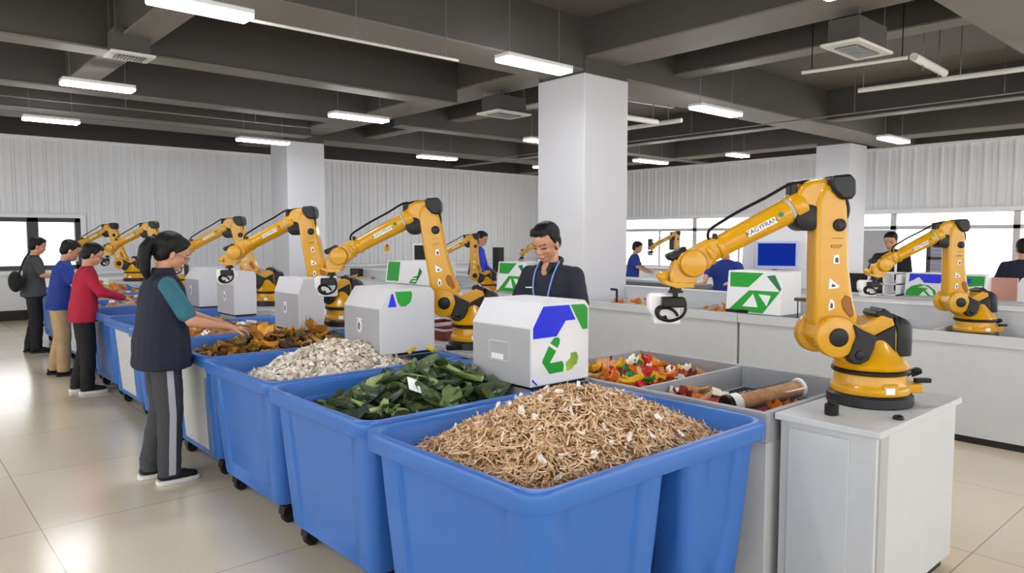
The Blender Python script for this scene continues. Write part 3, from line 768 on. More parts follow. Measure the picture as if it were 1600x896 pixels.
G([(.135, .236), (.165, .262), (.192, .263), (.207, .25), (.203, .228), (.187, .206)], 'green', 'arrow_tip')
G([(.125, .222), (.178, .19), (.13, .13), (.225, .132), (.236, .11), (.232, .075), (.13, .073), (.075, .142)], 'green', 'arrow_body')
G([(.252, .122), (.288, .14), (.318, .1), (.3, .08), (.262, .072)], 'leafgreen', 'leaf_mark')
G([(.29, .17), (.335, .17), (.348, .14), (.337, .102), (.32, .1), (.29, .138)], 'leafgreen', 'leaf_mark')
G([(.006, .06), (.045, .024), (.036, .024), (.006, .048)], 'royal', 'corner_mark')
card_slot(b1)
locs = [(2.47, 4.08, 'second grey sorting box from the camera, small blue and green marks', 1), (2.63, 5.62, 'third grey sorting box from the camera, plain with an oval badge', 0),
        (2.69, 7.2, 'fourth grey sorting box, plain, left of the fourth robot', 0), (2.72, 8.33, 'fifth grey sorting box, beside the ponytailed worker, one green mark', 2)]
for x, y, lb, st in locs:
    b = sort_box(x, y, .862, lb, 'grey sorting boxes along the bins'); badge(b)
    if st == 0: b.scale = (.52, 1, 1)
    if st == 1:
        plate([(.06, .33), (.125, .33), (.1, .415), (.088, .418)], M['royal'], b, 0, 'blue_shape')
        plate([(.115, .43), (.135, .36), (.16, .33), (.2, .33), (.24, .36), (.25, .41), (.24, .43)], M['green'], b, 0, 'green_shape')
    if st == 2:
        plate([(.21, .445), (.22, .38), (.25, .35), (.29, .355), (.32, .38), (.33, .445)], M['green'], b, 0, 'green_shape')
# supporting ledges under the boxes: part of a bracket that bridges rim and counter
for x, y, *_ in [(2.51, 2.68)]+locs:
    w = 3.0-x if y < 3 else 2.95+DR(y)-x
    # box sits on the bin rim and, at its right edge, on this ledge
    t = empty('support_ledge', (x+.02, y+.03, .848), label='thin grey ledge carrying the sorting box at %s' % ('the leaf bin' if y < 3 else 'the flake bin' if y < 5 else 'the fifth bin' if y < 7 else 'the sixth bin' if y < 8 else 'the seventh bin'), cat='ledge', group=None)
    MB().box(0, max(.44, w), 0, BL-.06, .001, .013).build('plate', M['tray'], t, smooth=0)
    MB().box(.0, .02, 0, BL-.06, -.03, .001).build('lip', M['tray'], t, smooth=0)

# ------------------------------------------------------------------ robot arm
S = .00295
def P(px, py): return ((px-1380)*S, (645-py)*S)
def P3(px, py, y=0.): return Vector(((px-1380)*S, y, (645-py)*S))
def poly(*pts): return [P(a, b) for a, b in pts]
def text_mesh(s, size, ext, m, parent, mtx, name='lettering'):
    c = bpy.data.curves.new(name, 'FONT'); c.body = s; c.size = size; c.extrude = ext; c.align_x = 'CENTER'; c.align_y = 'CENTER'
    o = bpy.data.objects.new(name, c); COL.objects.link(o)
    bpy.context.view_layer.update()
    me = bpy.data.meshes.new_from_object(o.evaluated_get(bpy.context.evaluated_depsgraph_get()))
    bpy.data.objects.remove(o)
    me.transform(mtx); me.materials.clear(); me.materials.append(m)
    q = bpy.data.objects.new(name, me); COL.objects.link(q); q.parent = parent
    return q
def make_robot():
    t = empty('robot_arm', (0, 0, 0))
    Y, K, C = M['yellow'], M['black'], M['charcoal']
    MB().lathe((0, 0, 0), [(.19, 0), (.193, .006), (.19, .045), (.178, .056)], 48).build('base_plate', C, t)
    o = MB(); o.lathe((0, 0, 0), [(.172, .052), (.176, .06), (.176, .085), (.163, .1), (.158, .15)], 48)
    o.box(.06, .215, -.08, .06, .056, .1); o.box(-.02, .05, -.175, -.1, .06, .115)
    b = o.build('base', Y, t, bevel=.006, smooth=40)
    MB().box(.1, .15, -.082, -.07, .066, .088).build('base_socket', M['yellow_dark'], b, smooth=0)
    MB().box(-.012, .03, -.178, -.172, .07, .1).build('base_decal', M['printwhite'], b, smooth=0)
    o = MB(); o.tube([(.16, -.02, .13), (.2, -.03, .16), (.23, -.02, .15), (.2, 0, .13)], .012); o.box(.2, .27, -.05, -.02, .1, .12)
    o.build('connector', K, b)
    o = MB(); o.lathe((0, 0, 0), [(.168, .15), (.174, .155), (.174, .165), (.168, .17)], 48); o.build('seal_ring', K, t)
    # turret
    o = MB(); o.lathe((0, 0, 0), [(.168, .17), (.17, .178), (.166, .19), (.14, .215), (.105, .27), (.08, .33)], 48)
    o.prism(poly((1330, 578), (1312, 568), (1290, 556), (1276, 535), (1282, 512), (1300, 502), (1330, 505), (1352, 518), (1384, 500), (1402, 506), (1412, 535), (1420, 560), (1425, 578)), -.075, .075)
    tr = o.build('turret', Y, t, bevel=.018, smooth=45, segs=3)
    o = MB(); o.cyl(P3(1308, 534, -.118), P3(1308, 534, -.07), .098, seg=40, bev=.012)
    o.build('shoulder_ring', Y, tr, smooth=40)
    o = MB(); o.cyl(P3(1302, 534, .065), P3(1302, 534, .125), .098, seg=40, bev=.012); o.build('shoulder_ring', Y, tr, smooth=40)
    MB().cyl(P3(1309, 534, -.128), P3(1309, 534, -.115), .044, seg=28, bev=.004).build('shoulder_cap', K, tr)
    o = MB(); o.prism(poly((1330, 512), (1346, 522), (1369, 532), (1365, 552), (1357, 570), (1345, 577), (1331, 576), (1324, 566), (1331, 546), (1336, 532)), -.128, -.07)
    c = o.build('shoulder_cover', C, tr, bevel=.01)
    MB().cyl(P3(1342, 562, -.135), P3(1342, 562, -.126), .022, seg=20, bev=.003).build('cover_cap', K, c)
    o = MB(); o.prism(poly((1366, 550), (1370, 534), (1388, 524), (1404, 516), (1406, 574), (1392, 571), (1374, 560)), -.088, .082); o.build('turret_recess', K, tr, bevel=.004)
    # motor
    o = MB(); rg = []
    for py, sc in ((566, .97), (562, 1), (520, 1), (512, .95), (505, .75)):
        rg.append([((1418-1380)*S+.066*sc*math.cos(a)*(1 if math.cos(a) > 0 else .75), -.015+.075*sc*math.sin(a), (645-py)*S+(0 if py > 515 else -.02*math.cos(a))) for a in [k*PI/14 for k in range(28)]])
    o.loft(rg); o.build('motor', C, t, smooth=45)
    o = MB(); o.prism(poly((1373, 500), (1378, 492), (1384, 494), (1388, 489), (1404, 500), (1406, 540), (1406, 573), (1398, 568), (1396, 530), (1384, 508)), -.07, .06)
    o.build('motor_bracket', K, t, bevel=.006)
    # lower arm
    o = MB(); o.prism(poly((1276, 320), (1284, 297), (1304, 290), (1320, 302), (1326, 330), (1331, 420), (1340, 480), (1350, 505), (1345, 520), (1330, 530), (1308, 535), (1285, 530), (1277, 510), (1278, 470), (1276, 400)), -.07, .058)
    la = o.build('lower_arm', Y, t, bevel=.024, smooth=50, segs=3)
    MB().cyl(P3(1312, 357, -.082), P3(1312, 357, -.055), .03, seg=24, bev=.004).build('arm_cap', K, la)
    MB().cyl(P3(1312, 357, -.087), P3(1312, 357, -.08), .014, seg=6).build('arm_bolt', C, la)
    o = MB(); o.prism(poly((1318, 478), (1324, 468), (1334, 472), (1340, 500), (1334, 505), (1322, 492)), -.074, -.05); o.build('arm_recess', M['yellow_dark'], la, bevel=.004)
    o = MB(); o.prism(poly((1305, 405), (1312, 403), (1314, 418), (1304, 418)), -.0725, -.068); s1 = o.build('sticker', M['printwhite'], la, smooth=0)
    MB().prism(poly((1307, 409), (1311, 408), (1312, 416), (1307, 416)), -.074, -.0725).build('sticker_print', M['ink'], s1, smooth=0)
    o = MB(); o.prism(poly((1299, 441), (1304, 445), (1315, 454), (1312, 457), (1298, 458)), -.0725, -.068); s1 = o.build('sticker', M['printwhite'], la, smooth=0)
    MB().prism(poly((1303, 450), (1308, 452), (1308, 455), (1302, 455)), -.074, -.0725).build('sticker_print', M['ink'], s1, smooth=0)
    o = MB(); o.prism(poly((1302, 474), (1307, 478), (1308, 489), (1299, 493), (1299, 482)), -.0725, -.068); s1 = o.build('sticker', M['printwhite'], la, smooth=0)
    MB().prism(poly((1302, 480), (1305, 482), (1305, 489), (1301, 489)), -.074, -.0725).build('sticker_print', M['ink'], s1, smooth=0)
    mt = Matrix.Translation(P3(1309, 377, -.0705)) @ Matrix.Rotation(R(90), 4, 'X')
    text_mesh('-----', .03, .001, M['ink'], la, mt)
    mt = Matrix.Translation(P3(1308, 391, -.0705)) @ Matrix.Rotation(R(90), 4, 'X')
    text_mesh('KEEP', .024, .001, M['yellow_dark'], la, mt)
    # elbow
    o = MB(); o.prism(poly((1247, 310), (1253, 294), (1268, 286), (1296, 282), (1302, 300), (1296, 330), (1281, 344), (1262, 347), (1250, 339)), -.055, .075)
    el = o.build('elbow_housing', Y, t, bevel=.02, smooth=50, segs=3)
    fa0, fa1 = P3(1256, 325, 0), P3(1130, 391, 0); fd = (fa1-fa0).normalized()
    MB().cyl(fa0-fd*.02, fa0+fd*.045, .07, seg=36, bev=.01).build('elbow_collar', Y, el)
    MB().cyl(fa0+fd*.045, fa0+fd*.06, .064, seg=36, bev=.003).build('elbow_ring', M['stripe'], el)
    MB().cyl(P3(1266, 345, -.06), P3(1266, 345, .09), .062, seg=30, bev=.008).build('elbow_drum', K, el)
    o = MB(); o.prism(poly((1293, 290), (1297, 279), (1325, 277), (1333, 287), (1334, 308), (1328, 317), (1312, 317), (1299, 304)), -.098, .05)
    o.build('elbow_motor', C, t, bevel=.012, smooth=50)
    o = MB(); o.box(*(P3(1238, 0).x, P3(1250, 0).x), -.03, .03, P3(0, 312).z, P3(0, 288).z); o.build('cable_clamp', K, el, bevel=.006)
    # forearm
    fo = MB(); fo.cyl(fa0, fa1, .063, .052, seg=36); fo = fo.build('forearm', Y, t)
    ang = math.atan2(-(fd.z), -fd.x)
    rot = Matrix.Rotation(-ang, 4, 'Y')
    mid = fa0.lerp(fa1, .52)
    o = MB(); o.box(-.075, .075, -.0605, -.05, -.016, .014, mtx=Matrix.Translation(mid) @ rot); o.build('name_strip', M['printwhite'], fo, smooth=0)
    mt = Matrix.Translation(mid) @ rot @ Matrix.Translation((0, -.0615, -.001)) @ Matrix.Rotation(R(90), 4, 'X')
    text_mesh('KAGYFRAN', .031, .001, M['ink'], fo, mt)
    pp = fa0.lerp(fa1, .28); MB().cyl(pp+Vector((0, -.0625, .01)), pp+Vector((0, -.05, .01)), .012, seg=16).build('green_dot', M['green_dk'], fo)
    # wrist
    wr = MB(); wr.cyl(fa1-fd*.01, fa1+fd*.018, .06, seg=32, bev=.006); wr.cyl(fa1+fd*.018, fa1+fd*.055, .052, seg=32, bev=.004); wr.cyl(fa1+fd*.05, fa1+fd*.075, .063, seg=32, bev=.008)
    wr = wr.build('wrist_collar', Y, t)
    o = MB(); o.prism(poly((1122, 376), (1128, 400), (1112, 425), (1092, 436), (1066, 432), (1056, 416), (1066, 402), (1086, 393), (1104, 382)), -.05, .05)
    o.build('wrist_housing', Y, wr, bevel=.015, smooth=50, segs=3)
    MB().cyl(P3(1083, 418, -.078), P3(1083, 418, .078), .062, seg=40, bev=.008).build('wrist_drum', Y, wr, smooth=40)
    for yy_ in (-.068, .062): MB().cyl(P3(1083, 418, yy_), P3(1083, 418, yy_+.006), .0645, seg=40).build('drum_seam', M['yellow_dark'], wr)
    o = MB(); o.prism(poly((1043, 404), (1062, 396), (1074, 390), (1076, 400), (1064, 410), (1052, 415), (1046, 412)), -.03, .045); o.build('wrist_cover', K, wr, bevel=.01)
    o = MB(); o.prism(poly((1056, 410), (1070, 425), (1092, 436), (1090, 452), (1050, 452), (1048, 436)), -.045, .045)
    lw = o.build('wrist_fork', Y, wr, bevel=.01, smooth=50)
    o = MB(); o.prism(poly((1034, 444), (1050, 448), (1086, 449), (1086, 457), (1058, 458), (1040, 452)), -.05, .05); o.cyl(P3(1038, 439, -.03), P3(1038, 439, .03), .025, seg=20, bev=.004)
    o.build('wrist_flange', Y, lw, bevel=.006)
    # tool
    o = MB(); o.cyl(P3(1060, 456), P3(1060, 463), .028, seg=24); o.cyl(P3(1060, 463), P3(1060, 466), .036, seg=24); o.cyl(P3(1060, 466), P3(1060, 474), .013, seg=16)
    g = o.build('tool_flange', K, t)
    o = MB(); o.prism(poly((1017, 476), (1021, 468), (1067, 468), (1069, 518), (1026, 518), (1026, 506), (1018, 498)), .0, .08); gb = o.build('gripper_body', M['white'], t, bevel=.01, smooth=50)
    o = MB(); o.prism(poly((1036, 472), (1071, 472), (1073, 489), (1036, 489)), -.045, .0); o.build('gripper_motor', K, gb, bevel=.006)
    o = MB(); o.tube([P3(a, b, -.03) for a, b in ((1071, 474), (1074, 485), (1073, 497), (1065, 506), (1050, 511), (1036, 508), (1030, 499), (1034, 491), (1046, 490), (1056, 495), (1062, 503))], .0075)
    o.build('gripper_finger', K, gb)
    o = MB(); o.tube([P3(a, b, .0) for a, b in ((1040, 488), (1031, 493), (1031, 502), (1038, 508), (1046, 506))], .011); o.build('gripper_finger', K, gb)
    # cables
    o = MB(); o.tube([P3(a, b, c) for a, b, c in ((1262, 292, -.02), (1252, 289, -.03), (1236, 292, -.03), (1200, 313, -.02), (1160, 334, -.01), (1132, 351, -.01), (1113, 364, -.01), (1109, 376, -.02), (1114, 383, -.03))], .0075)
    o.build('cable', K, t)
    o = MB(); o.tube([P3(a, b, c) for a, b, c in ((1240, 292, .01), (1262, 286, .0), (1285, 284, .0), (1300, 282, .0))], .006); o.build('cable', K, t)
    o = MB(); o.tube([P3(a, b, c) for a, b, c in ((1326, 313, -.03), (1329, 328, -.04), (1328, 342, -.04), (1320, 352, -.04))], .0105); o.build('cable', K, t)
    MB().box(P3(1116, 0).x, P3(1122, 0).x, -.045, -.015, P3(0, 384).z, P3(0, 370).z).build('cable_clip', K, wr, bevel=.003)
    return t
rob = make_robot()
RZ = R(-41.6)
robots = [(3.58, 1.43, .86, 1.0, 'big yellow robot arm at right on the grey pedestal cabinet', 0),
 (3.26, 4.08, .86, 1.0, 'yellow robot arm behind the near sorting box, second of the bin row', 8),
 (3.2, 5.9, .86, 1.0, 'yellow robot arm just left of the second one, hand above the brown scraps', 8),
 (3.5, 8.25, .86, .98, 'yellow robot arm with its whole base showing between two plain grey boxes', 12),
 (3.48, 11.6, .86, .98, 'yellow robot arm right behind the head of the ponytailed worker', 12),
 (3.6, 14.5, .86, 1.0, 'farthest yellow robot arm above the heads of the far left workers', 12),
 (7.0, 1.95, .81, .92, 'yellow robot arm at the right edge on the second grey counter', 0),
 (6.95, 8.4, .81, .84, 'small yellow robot arm in front of the worker in the blue jacket', 0),
 (12.3, 8.6, 1.03, .7, 'tiny yellow robot arm by the windows right of the big column', 0),
 (9.75, 9.75, .95, .66, 'tiny yellow robot hand peeking out left of the man in the dark polo', 0)]
UPPER = ('elbow', 'forearm', 'wrist', 'tool', 'gripper', 'cable')
def lean_robot(t, deg):
    pv = P3(1308, 534); ev = P3(1300, 310)-pv
    m = Matrix.Rotation(-R(deg), 3, 'Y'); dv = m @ ev-ev
    for c in t.children:
        if c.name.startswith('lower_arm'): c.rotation_euler = (0, -R(deg), 0); c.location = pv-m @ pv
        elif c.name.startswith(UPPER): c.location = dv
for i, (x, y, z, s, lb, dg) in enumerate(robots):
    t = rob if i == 0 else copy_tree(rob)
    t.location = (x, y, z); t.rotation_euler = (0, 0, RZ); t.scale = (s, s, s)
    if dg: lean_robot(t, dg)
    tag(t, lb, 'robot arm', 'yellow robot arms')

# ------------------------------------------------------------------ row 2
yy = [-1.1, 1.4, 3.9, 6.04, 6.88, 9.0, 11.5, 13.9]
X2 = 6.5
names2 = ['outside the right edge', 'at the right edge under the right-hand robot', 'right of the big column, with orange scraps', '', 'behind the man in the dark polo', 'behind the second robot', 'at the far end']
for i in range(7):
    if i == 3: continue
    t = tray_unit(X2, 7.37, yy[i]+.004, yy[i+1]-.004, 'long light grey counter of the second row, %s' % names2[i], top=.889, depth=.08, side='counter', divs=(.75, 1.5), group='light grey counters of the second row')
    o = MB(); o.box(.845, .875, 0, yy[i+1]-yy[i]-.008, .0, 1.02); o.build('back_board', M['counter'], t, smooth=0)
    MB().box(.835, .885, 0, yy[i+1]-yy[i]-.008, 1.02, 1.035).build('cap_strip', M['white'], t, smooth=0)
tag(MB().box(6.5, 6.54, 6.045, 6.875, 0, .889).build('filler_panel', M['counter'], smooth=0), 'light grey filler panel at the foot of the big column', 'panel')
F2r = lambda x, y: .825
for y0, y1, n, ms, lb, gp in ((5.1, 5.9, 14, pm[1:3]+[pm[7]], 'orange or yellow scrap on the second counter right of the big column', 'orange scraps right of the big column'),
  (4.15, 4.6, 10, [pm[1], pm[7], pm[11]], 'orange scrap on the second counter beside the green marked box', 'orange scraps left of the green marked box'),
  (2.9, 3.3, 7, [pm[1], pm[0]], 'orange red scrap on the second counter right of the green marked box', 'orange scraps right of the green marked box'),
  (7.9, 8.6, 8, [pm[2], pm[7]], 'yellow scrap on the second counter at the small robot base', 'yellow scraps at the small robot'),
  (9.5, 10.0, 8, mixm[:4], 'brown scrap on the second counter behind the second robot', 'brown scraps behind the second robot'),
  (12.2, 13.2, 8, mixm[1:5], 'far brown scrap on the second counter', 'far brown scraps')):
    scatter('scrap_piece', ms, F2r, 6.57, 7.05, y0*.963, y1*.963, n, lb, 'scrap', gp, lift=(.03, .075), tilt=.4)
t = empty('black_tool', (7.0, 4.13, .87), label='flat black hand tool on the second counter left of the green marked box', cat='tool')
t.location = (6.6, 3.85, .893); t.rotation_euler = (0, 0, R(100)); MB().box(-.02, .22, -.03, .03, 0, .03).build('blade', M['black'], t, bevel=.01)
MB().cyl((-.14, 0, .015), (-.02, 0, .015), .014, seg=12).build('handle', M['black'], t)

def green_box(x, y, z, w, l, h, label, style=0, rz=0):
    t = empty('sorting_box', (x, y, z), rz, label=label, cat='sorting box', group='white sorting boxes of the far rows')
    # graphic face looks towards -X and leans back
    MB().prism([(0, 0), (.05, h), (w, h), (w, 0)], 0, l).build('housing', M['white'], t, bevel=.006, smooth=0)
    a = math.atan2(.05, h)
    T = Matrix.Rotation(a, 4, 'Y')
    def g(pts, m, n, lift=.003):   # u from far (left in the picture) to near, v up
        o = MB(); o.prism([(l*(1-u), h*v) for u, v in pts], -lift, -.0005, axis='x', mtx=T); o.build(n, M[m], t, smooth=0)
    if style == 0:
        g([(.04, .97), (.66, .97), (.4, .62), (.06, .62)], 'green', 'green_shape')
        g([(.0+.04, .03), (.42, .55), (.97, .55), (.7, .03)], 'green', 'green_shape')
        g([(.97, .55), (.72, .9), (.86, .93), (.99, .62)], 'green_dk', 'green_arrow', .004)
        g([(.32, .16), (.5, .47), (.56, .3), (.6, .16)], 'printwhite', 'white_mark', .006)
        g([(.6, .47), (.82, .45), (.76, .2)], 'printwhite', 'white_mark', .006)
    elif style == 1:
        g([(.03, .1), (.28, .1), (.28, .97), (.03, .97)], 'green', 'green_shape')
        g([(.5, .05), (.64, .04), (.74, .6), (.68, .75), (.72, .45), (.58, .35)], 'green', 'green_arrow')
        for k in range(3): g([(.56, .12+k*.12), (.64, .14+k*.12), (.65, .19+k*.12), (.57, .17+k*.12)], 'printwhite', 'white_mark', .005)
    elif style == 2:
        g([(.1, .98), (.97, .98), (.97, .72), (.9, .6), (.5, .6), (.35, .85), (.2, .7), (.1, .62)], 'royal', 'blue_shape')
        g([(.03, .03), (.05, .25), (.18, .45), (.4, .54), (.62, .5), (.8, .3), (.86, .03)], 'green', 'green_shape')
        g([(.35, .4), (.52, .5), (.62, .36), (.55, .28), (.7, .06), (.78, .08), (.72, .3), (.6, .44)], 'printwhite', 'white_mark', .005)
        g([(.4, .05), (.5, .24), (.62, .05)], 'printwhite', 'white_mark', .005)
    elif style == 3:
        g([(.06, .02), (.94, .02), (.94, .96), (.06, .96)], 'green', 'green_shape')
        g([(.1, .62), (.6, .66), (.6, .84), (.1, .82)], 'royal', 'blue_shape', .005)
        g([(.1, .5), (.5, .5), (.9, .58), (.9, .52), (.5, .42), (.1, .44)], 'printwhite', 'white_mark', .005)
        g([(.2, .1), (.7, .3), (.7, .22), (.3, .08)], 'printwhite', 'white_mark', .005)
    return t
green_box(6.58, 3.49, .891, .42, .6, .425, 'white sorting box with green arrow graphic under the monitor arm, on the second counter', 0)
green_box(6.58, 7.17, .891, .42, .58, .425, 'white sorting box with green arrow graphic left of the man in the dark polo', 0)
green_box(6.58, 9.24, .891, .42, 1.45, .37, 'wide white box with green square behind the second grey sorting box', 1)
# row 3 counters
for i in range(7):
    y0, y1 = yy[i]+.1, yy[i+1]+.09
    counter_unit(9.2, 10.2, y0, y1, top=.95, label='white counter of the third row, %s' % ['outside the right edge', 'at the right edge', 'behind the big right robot', 'right of the big column', 'hidden by the big column', 'behind the small robot', 'at the far left end'][i], group='white counters of the third row', body='desk')
tag(MB().box(8.75, 9.15, 5.9, 7.6, 0, .98).build('grey_cabinet', M['darkgrey'], smooth=0, bevel=.006), 'dark grey cabinet right beside the big column in the third row', 'cabinet')
counter_unit(11.9, 12.7, 6.6, 10.6, top=1.03, label='white counter by the windows under the tiny robot arm', body='desk')
green_box(9.3, 2.93, .952, .3, .42, .28, 'white box with blue field and green recycling mark, third row', 2)
green_box(9.3, 2.5, .952, .3, .38, .28, 'green printed box behind the right-hand robot', 3)
t = empty('shelf_unit', (9.22, 3.4, .952), label='white desktop shelf rack with black trays in front of the man in black', cat='shelf rack')
o = MB()
for z in (0, .13, .26): o.box(0, .3, 0, .75, z, z+.015)
for y in (0, .15, .33, .735): o.box(0, .3, y, y+.018, 0, .27)
o.box(0, .02, .02, .04, .27, .45)
o.build('rack', M['white'], t, smooth=0)
for y, z in ((.35, .02), (.35, .15), (.17, .02), (.17, .15), (.36, .2)): MB().box(.03, .28, y+.01, y+(.36 if y > .3 else .13), z, z+.045).build('letter_tray', M['black'], t, smooth=0)
t = empty('round_display', (9.25, 1.35, .952), label='white rounded display with green screen at the right edge', cat='display')
o = MB(); o.prism([(0, 0), (0, .2), (.03, .26), (.09, .29), (.75, .29), (.81, .26), (.84, .2), (.84, 0)], 0, .06, axis='x'); o.build('frame', M['white'], t, bevel=.01)
MB().box(-.004, 0, .1, .74, .1, .24).build('screen', M['green_dk'], t, smooth=0)
t = empty('salmon_panel', (9.3, 2.18, .952), label='salmon coloured panel left of the rounded white display', cat='panel')
t.location = (9.5, 2.25, .952); MB().box(0, .05, 0, .3, 0, .25).build('board', M['salmon'], t, smooth=0)

# monitor panel, centre right
AZ = R(-28)
t = empty('display_board', (9.3, 5.0, .952), R(28), label='tall white board behind the monitor with the blue screen', cat='board')
MB().prism([(-.42, 0), (-.42, .82), (-.34, .9), (.42, .95), (.45, .9), (.45, 0)], 0, .06, axis='x').build('board', M['white'], t, bevel=.02)
t = empty('monitor', (9.22, 4.98, .952), R(28), label='monitor with a blue screen behind the forearm of the big robot', cat='monitor')
MB().box(-.06, -.02, -.3, .26, .27, .66).build('bezel', mat('bezel_lilac', (208, 214, 240), .4), t, bevel=.008)
MB().box(-.064, -.06, -.26, .22, .32, .625).build('screen', M['screen_blue'], t, smooth=0)
o = MB(); o.box(-.05, .0, -.03, .03, .02, .3); o.box(-.12, .05, -.12, .12, 0, .02); o.build('stand', M['black'], t)
t = empty('webcam', (7.4, 3.35, .862), label='small black camera on a thin bent arm right of the green marked box', cat='camera')
t.location = (7.66, 3.36, 1.0)
o = MB(); o.tube([(-.03, .12, .25), (-.0, .1, .22), (.0, .06, .1), (.0, .05, -.0)], .007); o.tube([(0, .08, .1), (-.02, .03, .17), (-.04, -.02, .16)], .006); o.build('arm', M['black'], t)
MB().box(-.06, -.02, -.14, 0, .1, .22).build('head', M['black'], t, bevel=.012)
MB().box(-.06, .0, .1, .2, .23, .26).build('clip', M['black'], t, bevel=.006)
t.location = (7.36, 3.18, 1.036)
t = empty('barcode_scanner', (6.95, 3.5, .862), label='small black and brass tool on a stand right of the green marked box', cat='scanner')
t.location = (6.56, 3.3, .892)
o = MB(); o.cyl((0, 0, 0), (0, 0, .16), .006, seg=8); o.build('stem', M['black'], t)
MB().box(-.02, .05, -.12, .03, .16, .19).build('head', mat('brass_dark', (96, 80, 40), .4, .5), t, bevel=.006)
t = empty('tap_stand', (7.0, 5.62, .862), label='black angled post on the second counter at the foot of the big column', cat='post')
t.location = (6.53, 5.5, .892)
o = MB(); o.tube([(0, 0, 0), (0, 0, .14), (0, 0, .15), (0, .09, .152)], .014, smooth=0); o.build('post', M['black'], t)
# far monitors
t = empty('monitor', (9.5, 13.75, .952), R(35), label='far monitor with a black screen and white bezel, left of the second robot', cat='monitor')
MB().box(-.05, -.01, -.27, .27, .14, .58).build('bezel', M['white'], t, bevel=.008); MB().box(-.055, -.05, -.21, .21, .2, .53).build('screen', M['screen_black'], t, smooth=0)
o = MB(); o.box(-.03, 0, -.02, .02, 0, .2); o.box(-.1, .05, -.1, .1, 0, .015); o.build('stand', M['black'], t)
tag(MB().box(9.4, 9.55, 11.0, 11.18, .952, 1.46).build('tower_speaker', M['screen_black'], bevel=.006), 'tall black speaker on the third row left of the man in the dark polo', 'speaker')
tag(MB().box(7.1, 7.2, 12.5, 12.85, .891, 1.05).build('control_box', M['charcoal'], bevel=.006), 'small dark grey control box far behind the third robot', 'control box')
t = empty('lens_camera', (7.4, 9.9, 1.015), label='small dark camera lamp beside the upper arm of the second robot', cat='camera')
t.location = (7.36, 9.97, 1.036)
o = MB(); o.cyl((0, 0, 0), (0, 0, .14), .02, seg=12); o.cyl((0, 0, .14), (-.12, .1, .06), .05, .07, seg=16); o.build('head', M['black'], t)
t = empty('wall_notice', (10.6, YB-.055, 1.24), label='small yellow notice fixed to the sheet wall near the second robot wrist', cat='notice')
MB().box(0, .22, -.008, 0, 0, .28).build('card', M['printwhite'], t, smooth=0)
MB().box(.03, .19, -.011, -.008, .03, .2).build('yellow_field', tc_[2], t, smooth=0); MB().box(.08, .15, -.013, -.011, .17, .24).build('red_mark', tc_[0], t, smooth=0)
# low wall desk at the back and a slanted dark panel by the far robot
tag(MB().prism([(0, 0), (.28, 0), (.2, .62), (0.02, .62)], 0, .05).build('glass_board', M['tank'], loc=(4.5, 15.9, .93)), 'dark blue-grey slanted panel near the far robot hand at left', 'panel')
counter_unit(2.2, 6.3, 15.75, 16.3, top=.93, label='long low white counter in front of the back wall', body='desk')
# black bag on the grey-shirt worker is with the people

# ------------------------------------------------------------------ people
def blob(name, mb, m, parent, vox=.006, sm=6, smf=.5, disp=None, bev=0):
    o = mb.build(name, m, parent, smooth=0)
    r = o.modifiers.new('Remesh', 'REMESH'); r.mode = 'VOXEL'; r.voxel_size = vox; r.use_smooth_shade = True
    if sm: s = o.modifiers.new('Smooth', 'SMOOTH'); s.factor = smf; s.iterations = sm
    if disp:
        tx = bpy.data.textures.get('folds') or bpy.data.textures.new('folds', 'CLOUDS'); tx.noise_scale = .09; tx.noise_depth = 2
        d = o.modifiers.new('Displace', 'DISPLACE'); d.texture = tx; d.strength = disp; d.mid_level = .5; d.texture_coords = 'LOCAL'
    return o
V = Vector
def hand(mb, wrist, direction, down, side=1, curl=.5, s=1.):
    """palm + five fingers. direction = towards the finger tips, down = palm normal; side: +1 thumb on +perp"""
    d = V(direction).normalized(); n = V(down).normalized(); n = (n-d*n.dot(d)).normalized(); p = d.cross(n)*side
    w = V(wrist)
    mb.caps(w-d*.02, w+d*.025, .026*s, .03*s, flat=(1, .75))
    for k in (-.026, -.009, .009, .026): mb.caps(w+d*.02+p*k*.7*s, w+d*.085*s+p*k*s, .0165*s, .013*s)
    for k, L in ((.028, .068), (.0095, .078), (-.0095, .072), (-.027, .056)):
        b = w+d*.088*s+p*k*s*1.05; dd = d.copy(); q = b; r = .0095*s
        for seg_ in range(3):
            dd = (dd+n*curl*(.45+.25*seg_)+p*k*2).normalized(); e = q+dd*L*s*(.45, .3, .25)[seg_]
            mb.caps(q, e, r, r*.92, seg=8); q = e; r *= .92
    b = w+d*.02+p*.026*s; dd = (d*.75+p*.75+n*.35).normalized(); q = b
    for L, r in ((.04, .0135), (.03, .0115), (.024, .0095)):
        e = q+dd*L*s; mb.caps(q, e, r*s, r*.9*s, seg=8); q = e; dd = (dd+d*.35+n*.25).normalized()
